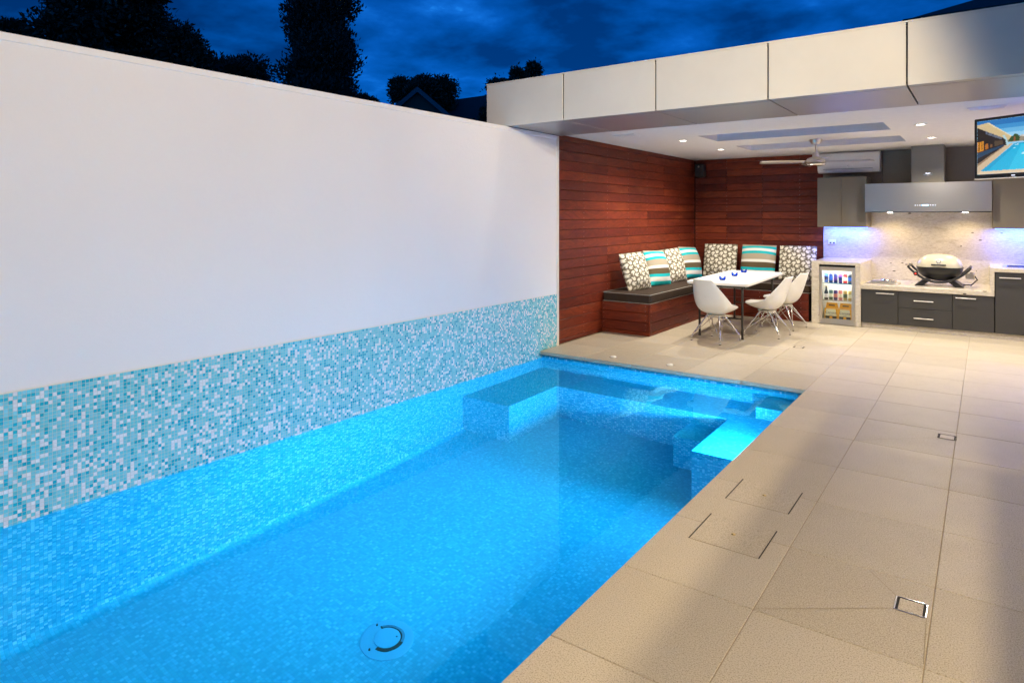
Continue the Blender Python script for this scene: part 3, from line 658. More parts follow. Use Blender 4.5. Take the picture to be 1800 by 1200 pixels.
def can(x, y, z, mat, h, r, label, bottle=False, band='label_white'):
    t = thing('bottle' if bottle else 'drink_can', (x, y, z), label, 'bottle' if bottle else 'can', 'drinks on the fridge shelves')
    if bottle:
        MB().lathe((x, y, z), [(r*.9, 0), (r, .004), (r, h*.55), (r*.45, h*.75), (r*.38, h*.97), (r*.1, h*.97)], 14).build('glass_body', mat, t, True)
        MB().lathe((x, y, z), [(r+.0006, h*.16), (r+.0006, h*.44)], 14).build('paper_label', band, t, True); MB().lathe((x, y, z), [(r*.45, h*.945), (r*.45, h), (r*.1, h*1.005)], 10).build('cap', 'can_gold', t, True)
    else:
        MB().lathe((x, y, z), [(r*.8, 0), (r, .008), (r, h-.014), (r*.82, h-.003), (r*.8, h)], 16).build('body', mat, t, True)
        MB().lathe((x, y, z), [(r*.79, h-.001), (r*.79, h+.0012), (r*.3, h+.0012)], 16).build('lid', 'chrome', t, True)
        MB().lathe((x, y, z), [(r+.0006, h*.3), (r+.0006, h*.66)], 16).build('print_band', band, t, True)
row = [('can_blue', 'can_navy', 'blue'), ('can_navy', 'can_blue', 'dark navy'), ('can_navy', 'can_purple', 'navy and purple'), ('can_purple', 'can_navy', 'purple'), ('can_red', 'label_white', 'red and white'), ('can_black', 'can_blue', 'black')]
for k, (m, bd, d) in enumerate(row): can(-1.905+k*.063, 10.46, .6003, m, .135, .027, d+' can on the top shelf of the bar fridge', band=bd)
row = [('bottle_dark', 'label_white', 'dark bottle with white label', 1), ('can_green', 'label_cream', 'pale green labelled can', 0), ('can_purple', 'can_pink', 'purple can', 0), ('can_pink', 'label_cream', 'pink can', 0), ('can_gold', 'can_green', 'gold can', 0), ('can_gold', 'label_cream', 'cream and gold can', 0)]
for k, (m, bd, d, bt) in enumerate(row): can(-1.905+k*.063, 10.46, .3503, m, .20 if bt else .145, .027, d+' on the middle shelf of the bar fridge', bool(bt), bd)
for x, d in ((-1.838, 'left'), (-1.655, 'right')):
    y0_, z0_ = 10.44, .0405; w = .088
    t = thing('beer_carton', (x, y0_+.09, z0_), 'yellow beer carton on the fridge floor, '+d+' of the two', 'carton', 'beer cartons in the fridge')
    MB().box(x-w, x+w, y0_, y0_+.17, z0_, z0_+.185, .002).build('box', 'carton_yellow', t)
    MB().prism([(x-w*.95, z0_+.1865), (x+w*.95, z0_+.1865), (x+w*.8, z0_+.262), (x-w*.8, z0_+.262)], y0_+.07, y0_+.10).build('carry_handle', 'carton_yellow', t)
    MB().box(x-w*.45, x+w*.45, y0_+.067, y0_+.0695, z0_+.215, z0_+.232).build('grip_slot', 'label_dark', t)
    lbn = MB().prism([(x-w*.86, z0_+.078), (x+w*.86, z0_+.078), (x+w*.70, z0_+.178), (x-w*.70, z0_+.178)], y0_-.0022, y0_-.0004).build('label', 'label_cream', t)
    MB().prism([(x-w*.84, z0_+.02), (x+w*.84, z0_+.02), (x+w*.86, z0_+.076), (x-w*.86, z0_+.076)], y0_-.0022, y0_-.0004).build('base_band', 'label_dark', t)
    MB().lathe((x, y0_-.004, z0_+.052), [(.021, 0), (.021, .0015)], 18, 'y').build('crown_badge', 'carton_yellow', t)
    text('Corona', .047, 'ink_navy', 'brand_lettering', lbn, (x, y0_-.0032, z0_+.125), (R(90), 0, 0))
    text('Extra', .018, 'ink_navy', 'small_lettering', lbn, (x, y0_-.0032, z0_+.095), (R(90), 0, 0))

# upper cupboards with blue LED strips
def upper(x0, x1, divs, label, z0=1.405, z1=2.165):
    t = thing('wall_cupboard', ((x0+x1)/2, 11.2, z0), label, 'cupboard', 'bronze wall cupboards')
    MB().box(x0, x1, 10.955, YB-.014, z0, z1, .002).build('carcass', 'bronze_laminate', t)
    for a, c in zip(divs, divs[1:]): MB().box(a+.0015, c-.0015, 10.932, 10.953, z0+.002, z1-.002, .002).build('door', 'bronze_laminate', t)
    MB().box(x0+.03, x1-.03, 11.30, 11.33, z0-.012, z0-.0005).build('led_strip', 'led_blue', t)
    lamp('AREA', 'lamp', ((x0+x1)/2, 11.315, z0-.016), P_LED*(x1-x0), (.07, .14, 1), t, shape='RECTANGLE', size=x1-x0-.08, size_y=.02, aim=(0, .15, -1))
upper(-2.118, -1.446, (-2.118, -1.782, -1.446), 'pair of bronze wall cupboards above the bar fridge')
upper(.064, 1.3, (.064, .68, 1.3), 'bronze wall cupboards right of the range hood, under the television')

# range hood
hd = thing('range_hood', (-.69, 11.1, 1.628), 'wide stainless range hood with square chimney above the barbecue', 'range hood')
hx0, hx1 = -1.446, .056
cn = MB().box(hx0, hx1, 10.80, YB-.0155, 1.636, 2.045, .003).build('canopy', 'steel', hd)
MB().box(hx0-.002, hx1+.002, 10.797, YB-.016, 1.626, 1.6355).build('bottom_rim', 'chrome', hd)
MB().box(-.875, -.478, 10.955, YB-.013, 2.046, ZC-.003, .002).build('chimney', 'steel_dark', hd)
ds = MB().box(-.735, -.657, 10.7965, 10.7995, 1.718, 1.733).build('display', 'display_blue', hd)
for k in range(3):
    for x in (-.815+k*.028, -.632+k*.028): MB().lathe((x, 10.797, 1.7255), [(.0055, 0), (.0055, .003)], 10, 'y').build('button', 'display_white', hd)
em = MB().tube([(-.675+.055*math.cos(a), 10.952, 2.175+.024*math.sin(a)) for a in [2*math.pi*k/20 for k in range(20)]], .004, 6, True).build('emblem', 'chrome', hd, True)
MB().prism([(-.712, 2.182), (-.675, 2.168), (-.638, 2.182), (-.66, 2.188), (-.675, 2.182), (-.69, 2.188)], 10.949, 10.9535).build('wings', 'display_white', em)
for x in (-1.15, -.24):
    MB().lathe((x, 11.05, 1.6195), [(.034, 0), (.034, .006)], 18).build('hood_lamp', 'lamp_lens', hd)
    lamp('SPOT', 'lamp', (x, 11.05, 1.612), P_HOOD*4, (1, .78, .42), hd, spot_size=R(150), spot_blend=.7, shadow_soft_size=.03, aim=(0, .12, -1))

# air conditioner
ac = thing('air_conditioner', (-1.74, 11.34, 2.25), 'white split air conditioner above the left wall cupboards', 'air conditioner')
MB().prism([(11.455, 2.255), (11.27, 2.255), (11.225, 2.31), (11.218, 2.40), (11.222, 2.53), (11.25, 2.562), (11.455, 2.562)], -2.172, -1.308, 'x').build('casing', 'white_plastic', ac, True)
MB().box(-2.14, -1.43, 11.2135, 11.2215, 2.432, 2.438).build('panel_seam', 'dark_metal', ac); MB().prism([(11.30, 2.2535), (11.262, 2.2545), (11.228, 2.296), (11.2245, 2.304), (11.24, 2.290)], -2.08, -1.41, 'x').build('louvre', 'cap_white', ac)
MB().box(-2.09, -1.40, 11.219, 11.226, 2.305, 2.309).build('louvre_gap', 'black_matte', ac); MB().box(-1.75, -1.735, 11.213, 11.2175, 2.335, 2.36).build('badge', 'chrome', ac)

# speaker in the corner
sp = thing('wall_speaker', (-4.1, 11.3, 2.27), 'small black speaker in the timber corner below the ceiling', 'speaker')
MB().box(-4.185, -4.03, 11.235, 11.40, 2.262, 2.488, .012).build('cabinet', 'black_plastic', sp); MB().box(-4.172, -4.043, 11.228, 11.2345, 2.275, 2.475, .003).build('grille', 'dark_metal', sp)
MB().lathe((-4.108, 11.222, 2.445), [(.014, 0), (.017, .006)], 14, 'y').build('tweeter', 'steel', sp); MB().box(-4.13, -4.09, 11.40, 11.446, 2.35, 2.40).build('bracket', 'black_plastic', sp)

# ceiling fan
fx, fy = -1.81, 9.25
fn = thing('ceiling_fan', (fx, fy, ZC), 'brushed steel four blade ceiling fan on a short rod', 'ceiling fan')
MB().lathe((fx, fy, 0), [(.075, ZC-.001), (.075, ZC-.03), (.05, ZC-.065), (.02, ZC-.072)], 24).build('canopy', 'steel', fn, True)
MB().tube([(fx, fy, ZC-.07), (fx, fy, 2.38)], .0125, 12).build('rod', 'steel', fn, True)
MB().lathe((fx, fy, 0), [(.03, 2.405), (.04, 2.40), (.042, 2.35), (.10, 2.33), (.118, 2.305), (.118, 2.275), (.10, 2.262), (.03, 2.262)], 28).build('motor', 'steel', fn, True)
MB().lathe((fx, fy, 0), [(.105, 2.2615), (.12, 2.25), (.11, 2.236), (.06, 2.228), (.01, 2.226)], 28).build('hub_cap', 'chrome', fn, True)
for a in (22, 112, 202, 292):
    a = R(a); c, s = math.cos(a), math.sin(a); P = []
    for r, w in ((.10, .03), (.16, .05), (.30, .062), (.50, .066), (.66, .062), (.69, .045)):
        P.append([(fx+c*r-s*t*w, fy+s*r+c*t*w, 2.285+t*w*.24) for t in (-1, -.3, .3, 1)])
    o = MB().grid(P).build('blade', 'steel', fn, True); md = o.modifiers.new('t', 'SOLIDIFY'); md.thickness = .006

# television on a ceiling bracket
tv = thing('television', (0, 0, 0), 'flat television on a ceiling bracket showing a swimming pool', 'television')
w_, h_ = .97, .56
MB().box(0, w_, -.025, .03, 0, h_, .006).build('bezel', 'black_plastic', tv); MB().box(.2, w_-.2, .031, .075, .1, h_-.1, .01).build('rear_housing', 'black_plastic', tv)
MB().box(.004, w_-.004, -.028, .028, -.013, -.0005, .003).build('lower_trim', 'chrome', tv)
def inside(p, poly):
    x, y = p; r = False; n = len(poly)
    for i in range(n):
        (x0, y0), (x1, y1) = poly[i], poly[(i+1) % n]
        if (y0 > y) != (y1 > y) and x < (x1-x0)*(y-y0)/(y1-y0)+x0: r = not r
    return r
layers = [([(0, 0), (1, 0), (1, 1), (0, 1)], (150, 205, 235)), ([(0, .74), (1, .74), (1, 1), (0, 1)], (105, 180, 225)), ([(0, .82), (1, .82), (1, 1), (0, 1)], (62, 145, 205)), ([(0, .90), (1, .90), (1, 1), (0, 1)], (35, 112, 180)),
    ([(.26, .56), (1, .56), (1, .74), (.82, .72), (.7, .70), (.5, .66), (.26, .66)], (150, 138, 118)), ([(.30, .57), (.40, .57), (.41, .64), (.385, .69), (.36, .70), (.335, .66), (.31, .67)], (48, 78, 36)), ([(.345, .57), (.365, .57), (.37, .63), (.355, .66)], (150, 85, 45)), ([(.46, .64), (.56, .64), (.565, .68), (.54, .715), (.51, .70), (.49, .735), (.47, .70)], (36, 64, 34)), ([(.6, .62), (.8, .62), (.8, .66), (.62, .67)], (196, 194, 188)), ([(.40, .645), (.5, .64), (.5, .66), (.42, .675)], (205, 200, 190)), ([(.44, .555), (.48, .555), (.475, .60), (.45, .61)], (60, 100, 40)), ([(.5, .56), (.53, .56), (.52, .62)], (70, 110, 45)),
    ([(0, 0), (.30, .5), (.28, .62), (0, .92)], (34, 24, 22)), ([(.085, .75), (.24, .62), (.24, .69), (.085, .85)], (98, 106, 124)), ([(.10, .75), (.115, .74), (.115, .82), (.10, .835)], (60, 64, 76)), ([(.15, .71), (.16, .70), (.16, .775), (.15, .785)], (60, 64, 76)),
    ([(0, .42), (.065, .45), (.065, .62), (0, .61)], (215, 140, 28)), ([(.015, .44), (.025, .445), (.025, .61), (.015, .61)], (70, 40, 15)), ([(.045, .45), (.05, .45), (.05, .615), (.045, .615)], (70, 40, 15)), ([(.08, .46), (.11, .475), (.11, .57), (.08, .57)], (176, 104, 30)), ([(.13, .49), (.15, .50), (.15, .55), (.13, .56)], (120, 80, 40)), ([(.17, .51), (.25, .53), (.25, .60), (.17, .61)], (82, 66, 50)), ([(0, .36), (.10, .43), (.10, .46), (0, .42)], (86, 56, 32)), ([(0, .30), (.26, .50), (.26, .525), (0, .40)], (30, 62, 92)), ([(0, .93), (.10, .955), (.33, .66), (.305, .60), (0, .885)], (208, 184, 136)), ([(.10, .955), (.115, .955), (.335, .665), (.33, .655)], (236, 220, 180)),
    ([(0, .20), (.26, .50), (.34, .54), (.34, .52), (.0, .0)], (206, 182, 150)), ([(.0, .15), (.0, .20), (.26, .50), (.27, .50)], (150, 120, 92)), ([(.03, .06), (.36, .53), (.55, .54), (1, .34), (1, .06)], (20, 160, 208)), ([(.10, .06), (.38, .51), (.52, .52), (.86, .06)], (26, 178, 222)), ([(.3, .06), (.42, .5), (.5, .5), (.6, .06)], (48, 194, 232)), ([(0, 0), (1, 0), (1, .06), (.03, .06)], (224, 200, 168)), ([(.55, .54), (.62, .55), (1, .40), (1, .34)], (190, 185, 180)),
    ([(.245, .69), (.265, .70), (.29, .62), (.305, .50), (.285, .50), (.275, .60)], (176, 208, 216)), ([(.36, .50), (.40, .50), (.39, .52)], (205, 235, 240)), ([(.42, .33), (.46, .33), (.455, .36), (.43, .365)], (190, 236, 246)), ([(.52, .42), (.545, .42), (.54, .44)], (200, 240, 248)), ([(.34, .44), (.365, .44), (.36, .46)], (170, 226, 240))]
layers = [(p, srgb(*c)) for p, c in layers]; nx, nz = 190, 115; vs = []; cc = []
for j in range(nz+1):
    for i in range(nx+1):
        u, v = i/nx, j/nz; c = layers[0][1]; ju, jv = random.gauss(0, .0015), random.gauss(0, .002)
        for p, k in layers:
            if inside((u+ju, v+jv), p): c = k
        jj = .94+.12*random.random(); c = (c[0]*jj, c[1]*jj, c[2]*jj, 1)
        vs.append((.03+u*(w_-.06), -.0258, .035+v*(h_-.06))); cc.append(c)
me = bpy.data.meshes.new('screen'); me.from_pydata(vs, [], [(j*(nx+1)+i, j*(nx+1)+i+1, (j+1)*(nx+1)+i+1, (j+1)*(nx+1)+i) for j in range(nz) for i in range(nx)]); me.materials.append(M['screen'])
ca = me.color_attributes.new('print', 'FLOAT_COLOR', 'POINT'); ca.data.foreach_set('color', np.array(cc, dtype=np.float32).ravel()); put('screen', me, tv, (0, 0, 0))
MB().box(.33, .36, -.0275, -.0255, .010, .018).build('badge', 'display_white', tv)
b = MB().tube([(.485, .12, .30), (.485, .12, .654)], .02, 12); b.box(.44, .53, .07, .17, .27, .33, .006); b.build('ceiling_bracket', 'black_plastic', tv)
MB().lathe((.485, .12, 0), [(.07, .640), (.07, .6515)], 20).build('ceiling_plate', 'black_plastic', tv)
tv.location = (-.083, 7.61, 1.927); tv.rotation_euler.z = math.atan2(-.537, .844)

# power point
so = thing('power_socket', (-2.0, YB-.02, 1.162), 'white double power socket on the blue lit splashback', 'socket')
MB().box(-2.058, -1.942, YB-.026, YB-.0155, 1.125, 1.20, .003).build('plate', 'white_plastic', so)
for x in (-2.03, -1.99): MB().box(x, x+.018, YB-.029, YB-.0265, 1.165, 1.183).build('switch', 'cap_white', so); 
for x in (-2.035, -1.985): MB().box(x, x+.026, YB-.0275, YB-.0262, 1.135, 1.156).build('outlet', 'dark_metal', so)

# barbecue
gx, gy, gz = -.53, 10.83, .607
gr = thing('portable_barbecue', (gx, gy, gz), 'portable gas barbecue with cream domed lid on black cradle', 'barbecue')
def dome(a, bdep, z0, hgt, n=36, m=10, ex=2.4, flip=1):
    P = []
    for i in range(m+1):
        t = i/m*math.pi/2; k = max(math.cos(t), 1e-3)**.75; z = z0+flip*hgt*math.sin(t)**1.0
        ring_ = []
        for q in range(n+1):
            an = 2*math.pi*q/n; ca_, sa = math.cos(an), math.sin(an)
            ring_.append((gx+a*k*math.copysign(abs(ca_)**(2/ex), ca_), gy+bdep*k*math.copysign(abs(sa)**(2/ex), sa), z))
        P.append(ring_)
    return MB().grid(P)
dome(.272, .205, gz+.262, .178).build('lid', 'enamel_cream', gr, True)
dome(.274, .207, gz+.256, -.175, flip=1).build('cook_box', 'black_plastic', gr, True)
MB().prism([(gx+.28*math.cos(2*math.pi*k/24), gy+.212*math.sin(2*math.pi*k/24)) for k in range(24)], gz+.2555, gz+.2635, 'z').build('lid_rim', 'black_plastic', gr)
for sy in (-1, 1):
    pts = []
    for k in range(17):
        t = k/16*2-1; pts.append((gx+.36*t, gy+sy*.215, gz+.062+.205*abs(t)**2.1))
    MB().tube(pts, .017, 8).build('cradle_rail', 'black_plastic', gr, True)
for sx_ in (-1, 1):
    MB().tube([(gx+sx_*.35, gy-.215, gz+.262), (gx+sx_*.352, gy, gz+.275), (gx+sx_*.35, gy+.215, gz+.262)], .019, 8).build('side_handle', 'black_plastic', gr, True)
    b = MB(); b.prism([(gx+sx_*.10, gz+.075), (gx+sx_*.19, gz+.085), (gx+sx_*.285, gz+.004), (gx+sx_*.19, gz+.004)], gy-.20, gy+.20); b.build('stand_foot', 'black_plastic', gr)
yfr = gy-.2
b = MB().tube([(gx-.085, yfr-.025, gz+.300), (gx+.085, yfr-.025, gz+.300)], .011, 10); h1 = b.build('lid_handle', 'black_plastic', gr, True)
for x in (-.06, .06): MB().tube([(gx+x, yfr-.025, gz+.297), (gx+x, yfr+.045, gz+.283)], .007, 8).build('handle_post', 'steel', h1)
dl = MB().lathe((gx, yfr+.012, gz+.345), [(.026, -.012), (.028, 0), (.026, .03)], 20, 'y').build('thermometer', 'chrome', gr, True)
MB().lathe((gx, yfr-.0015, gz+.345), [(.020, 0), (.020, .001)], 18, 'y').build('dial_face', 'label_white', dl)
kb = MB().lathe((gx-.265, gy-.25, gz+.17), [(.026, 0), (.030, .02), (.030, .04)], 18, 'y').build('gas_knob', 'black_plastic', gr, True); MB().lathe((gx-.265, gy-.254, gz+.17), [(.009, 0), (.009, .003)], 12, 'y').build('knob_mark', 'red_dot', kb)
MB().box(gx+.30, gx+.40, gy-.07, gy+.06, gz+.11, gz+.20, .01).build('regulator_box', 'steel', gr); MB().tube([(gx+.40, gy, gz+.15), (gx+.43, gy+.04, gz+.10), (gx+.36, gy+.1, gz+.02), (gx+.25, gy+.2, gz+.015)], .008, 8).build('gas_hose', 'black_plastic', gr, True)

# griddle plate set on the low counter
gp = thing('steel_drip_tray', (-1.2, 10.75, .608), 'low stainless tray with domed lid left of the barbecue', 'tray')
b = MB(); b.box(-1.40, -1.0, 10.60, 10.92, .6075, .622, .004); b.build('tray', 'steel', gp)
MB().prism([(-1.36, .6225), (-1.04, .6225), (-1.06, .65), (-1.34, .65)], 10.64, 10.88).build('cover', 'steel', gp)
MB().lathe((-1.16, 10.76, .6505), [(.085, 0), (.07, .014), (.03, .022), (.005, .024)], 24).build('domed_lid', 'chrome', gp, True)
sk_ = thing('counter_sink', (.5, 10.9, .908), 'steel inset sink with chrome rim at the right counter', 'sink')
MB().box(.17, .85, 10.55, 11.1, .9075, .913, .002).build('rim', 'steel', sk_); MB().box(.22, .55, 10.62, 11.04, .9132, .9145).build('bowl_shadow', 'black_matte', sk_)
MB().tube([(.50, 11.0, .913), (.50, 11.0, 1.0), (.50, 10.93, 1.03), (.50, 10.86, 1.01)], .011, 10).build('spout', 'chrome', sk_, True)

# ============================================================ SMALL DECK THINGS
for x, lb in ((-3.361, 'small white dome button on the far pool coping, nearer the wall'), (-2.697, 'small white dome button on the far pool coping, further from the wall')):
    t = thing('deck_button', (x, 6.53, 0), lb, 'deck button', 'white dome buttons on the coping')
    MB().lathe((x, 6.53, 0), [(.036, .001), (.036, .008), (.026, .017), (.004, .02)], 22).build('dome', 'white_plastic', t, True); MB().lathe((x, 6.53, 0), [(.042, .0008), (.042, .004), (.037, .005)], 22).build('collar', 'chrome', t, True)
for y0_, y1_, lb in ((3.635, 3.96, 'square stone access lid by the pool edge, further one'), (3.082, 3.403, 'square stone access lid by the pool edge, nearer one')):
    xa_, xb2 = -1.176, -.845
    t = thing('access_lid', ((xa_+xb2)/2, (y0_+y1_)/2, 0), lb, 'access lid', 'stone access lids beside the pool')
    MB().box(xa_+.004, xb2-.004, y0_+.002, y1_-.002, .0008, .0012, .0001).build('lid_stone', 'paver_lid', t)
    for x in (xa_, xb2): MB().box(x-.0025, x+.0025, y0_, y1_, .0012, .0026).build('slot', 'slot_dark', t)
    for y in (y0_,): MB().box(xa_+.004, xb2-.004, y-.0006, y+.0006, .0006, .0013).build('seam', 'joint_sand', t)
    cx, cy = (xa_+xb2)/2, (y0_+y1_)/2
    MB().lathe((cx, cy, .002), [(.011, .0003), (.011, .0012), (.007, .0016)], 14).build('finger_plug', 'can_gold', t); MB().lathe((cx-.004, cy-.004, .0036), [(.005, .0002), (.005, .0006)], 12).build('finger_hole', 'slot_dark', t)
for (x, y), lb in (((-.246, 3.06), 'square chrome framed floor drain in the near paving'), ((-.227, 5.565), 'square framed floor drain in the middle of the paving'), ((-1.82, 8.335), 'square floor drain inside the pavilion in front of the fridge')):
    t = thing('floor_drain', (x, y, 0), lb, 'drain', 'square tile insert floor drains'); q = .054
    for sx_ in (-1, 1):
        MB().box(x+sx_*q-.003, x+sx_*q+.003, y-q, y+q, .0012, .0045, .001).build('frame_bar', 'chrome', t); MB().box(x+sx_*(q-.0075)-.0045, x+sx_*(q-.0075)+.0045, y-q+.004, y+q-.004, .0012, .0024).build('slot', 'slot_dark', t)
        MB().box(x-q+.003, x+q-.003, y+sx_*q-.002, y+sx_*q+.002, .0012, .0040, .001).build('frame_bar', 'chrome', t); MB().box(x-q+.012, x+q-.012, y+sx_*(q-.0045)-.0025, y+sx_*(q-.0045)+.0025, .0012, .0022).build('slot', 'slot_dark', t)
    MB().box(x-q+.013, x+q-.013, y-q+.008, y+q-.008, .0012, .0036, .001).build('tile_insert', 'paver', t)

# pool floor suction cover
cx, cy, z0_ = -2.74, 2.56, zf
dc = thing('pool_drain_cover', (cx, cy, z0_), 'round slotted drain cover on the pool floor', 'drain cover')
MB().lathe((cx, cy, z0_), [(.150, .001), (.150, .006), (.135, .014), (.06, .016), (.004, .016)], 48).build('base_ring', 'drain_plastic', dc, True)
def arc(r0, r1, a0, a1, z, zt, n=40):
    P0 = []; b = MB()
    for k in range(n+1):
        a = R(a0+(a1-a0)*k/n); P0.append([(cx+r*math.cos(a), cy+r*math.sin(a), zz_) for r, zz_ in ((r0, z), (r0, zt), (r1, zt), (r1, z))])
    return b.grid(P0)
arc(.076, .098, 275, 520, z0_+.0155, z0_+.0195).build('slot_ring', 'slot_dark', dc)
for k in range(34):
    a = R(20+k*4); p = [(cx+r*math.cos(a), cy+r*math.sin(a), z0_+.0205) for r in (.084, .101)]; MB().tube(p, .0016, 4).build('slot_rib', 'drain_plastic', dc)
MB().lathe((cx, cy, z0_), [(.075, .0165), (.074, .024), (.068, .027), (.004, .028)], 40).build('centre_disc', 'drain_plastic', dc, True)
for a, r in ((165, .12), (265, .12), (40, .055)): MB().lathe((cx+r*math.cos(R(a)), cy+r*math.sin(R(a)), z0_), [(.005, .012), (.005, .029)], 10).build('screw', 'slot_dark', dc)

# underwater lamps in the house-side pool wall, unseen and assumed from the glow
for y, z, pw, lb in ((4.99, -.34, 1.1, 'assumed underwater pool light in the side wall by the bench end'), (3.0, -.25, .34, 'assumed underwater pool light in the side wall midway along the pool')):
    t = thing('assumed_pool_light', (xr, y, z), lb, 'pool light', 'assumed round underwater lights in the pool walls')
    MB().lathe((xr, y, z), [(.10, -.001), (.10, -.012), (.085, -.018)], 28, 'x').build('bezel', 'chrome', t, True); MB().lathe((xr, y, z), [(.082, -.0185), (.06, -.026), (.004, -.029)], 28, 'x').build('lens', 'pool_lens', t, True)
    lamp('AREA', 'lamp', (xr-.034, y, z), P_POOL*pw, (.26, .53, 1.0), t, shape='DISK', size=.15, spread=R(180 if y > 4 else 95), aim=(-1, 0, -.05 if y > 4 else -.10))

t = thing('assumed_pool_light', (-3.0, yn, -.4), 'added underwater pool light in the end wall behind the viewer', 'pool light', 'assumed round underwater lights in the pool walls')  # unseen lamp added to light the pool floor and long wall
MB().lathe((-3.0, yn, -.4), [(.10, .001), (.10, .012), (.085, .018)], 28, 'y').build('bezel', 'chrome', t, True); MB().lathe((-3.0, yn, -.4), [(.082, .0185), (.06, .026), (.004, .029)], 28, 'y').build('lens', 'pool_lens', t, True)
lamp('AREA', 'lamp', (-3.0, yn+.034, -.4), P_POOL*1.95, (.26, .53, 1.0), t, shape='DISK', size=.15, aim=(-.05, 1, -.1))
# assumed blue light bar, added unseen right of the frame to tint the soffit
t = thing('assumed_light_bar', (1.45, 6.75, 2.3), 'assumed violet light bar hung under the right end of the pavilion soffit', 'light bar')
MB().box(.7, 2.2, 6.72, 6.78, 2.28, 2.30, .004).build('channel', 'steel', t); MB().box(.72, 2.18, 6.73, 6.77, 2.3005, 2.306).build('diffuser', 'led_blue', t)
for x in (.85, 2.05): MB().tube([(x, 6.75, 2.301), (x, 6.75, 2.552)], .004, 6).build('hanger', 'chrome', t)
lamp('AREA', 'lamp', (1.45, 6.75, 2.315), 55, (.11, .10, 1), t, shape='RECTANGLE', size=1.4, size_y=.03, aim=(-.35, 0, 1))

# ============================================================ HOUSE BESIDE THE TERRACE (outside the frame, assumed; carries the assumed floodlights)
hs = thing('house', (3.6, 1.5, 0), 'house with assumed deep eave and wall floodlights beside the terrace', 'house')
MB().box(3.6, 3.9, -6, 6.6, -.05, 5.6).build('wall', 'house_wall', hs); MB().box(-4.6, 3.9, -6.4, -6.05, -.05, 5.6).build('rear_wall', 'house_wall', hs); MB().box(1.464, 3.595, -6, 5.62, 2.745, 2.80).build('eave', 'cap_white', hs)  # unseen; eave assumed from deck shadow edges, rear wall added for warm reflections
zl = 3.4
for x, y, p, c, sy, sp_, lb in ((2.035, 5.765, P_FLOOD_A, (1, .80, .54), -.35, 165, 'furthest'), (1.815, 1.2, P_FLOOD_B, (1, .81, .56), .25, 110, 'nearest'), (2.035, 2.6, P_FLOOD_C, (1, .81, .56), .03, 108, 'middle'), (1.815, -1.0, 1150, (1, .84, .60), 1.5, 34, 'rearmost added')):  # last one is an unseen lamp added to brighten a fascia panel
    f = thing('floodlight', (x, y, zl), 'assumed floodlight with added long visor on the upper house wall, '+lb+' one', 'floodlight', 'assumed floodlights on the house wall')  # unseen flood fixtures, assumed from light and shadow edges on wall and deck
    MB().tube([(x+.05, y, zl+.1), (3.6, y, zl+.1)], .02, 8).build('arm', 'dark_metal', f); MB().box(x+.02, x+.10, y-.09, y+.09, zl-.05, zl+.14, .008).build('housing', 'dark_metal', f)
    b = MB(); z_ = lambda q: zl+.045-.09*q
    b.add([(x+.02, y-.5, z_(0)), (x+.02, y+.6, z_(0)), (x-.50, y+.6, z_(.5)), (x-.50, y-.5, z_(.5)), (x+.02, y-.5, z_(0)+.006), (x+.02, y+.6, z_(0)+.006), (x-.50, y+.6, z_(.5)+.006), (x-.50, y-.5, z_(.5)+.006)], [(0, 1, 2, 3), (7, 6, 5, 4), (0, 4, 5, 1), (1, 5, 6, 2), (2, 6, 7, 3), (3, 7, 4, 0)]); b.build('visor', 'black_matte', f)  # unseen shield added to keep the flood beams off the trees
    lamp('SPOT', 'lamp', (x-.04, y, zl), p, c, f, spot_size=R(sp_), spot_blend=.22 if sp_ > 50 else 1.0, shadow_soft_size=.014, aim=(-1, sy, -.3 if sp_ > 50 else -.13))
for y in (-1.2, 1.0, 3.2):  # unseen eave lamps, assumed to light the right side of the deck
    t = thing('assumed_eave_light', (1.9, y, 2.745), 'assumed recessed eave downlight of the house, '+{-1.2: 'nearest', 1.0: 'middle', 3.2: 'furthest'}[y], 'ceiling light', 'assumed eave downlights of the house')
    MB().lathe((1.9, y, 0), [(.05, 2.7445), (.05, 2.738), (.004, 2.737)], 20).build('lens', 'lamp_lens', t)
    lamp('SPOT', 'lamp', (1.9, y, 2.72), P_EAVE, (1, .86, .62), t, spot_size=R(150), spot_blend=.8, shadow_soft_size=.04, aim=(0, 0, -1))

# dark roof behind the pavilion
hr = thing('house_roof', (1.6, 15.5, 0), 'dark hipped house roof with brown gutter behind the pavilion', 'roof')
MB().add([(-1.18, 14, 5.20), (8, 14, 5.20), (8, 22, 5.20), (-1.18, 22, 5.20), (2.6, 18, 6.9), (8, 18, 6.9)], [(0, 1, 5, 4), (3, 0, 4), (2, 3, 4, 5), (1, 2, 5), (0, 3, 2, 1)]).build('roof_slopes', 'roof_dark', hr)
b = MB(); b.box(-1.26, 8, 13.9, 14.02, 5.07, 5.19, .02); b.box(-1.26, -1.15, 14.021, 22, 5.07, 5.19, .02); b.build('gutter', 'gutter', hr)
MB().box(-.7, 7.5, 14.5, 21.5, 0, 5.06).build('wall', 'house_wall', hr)

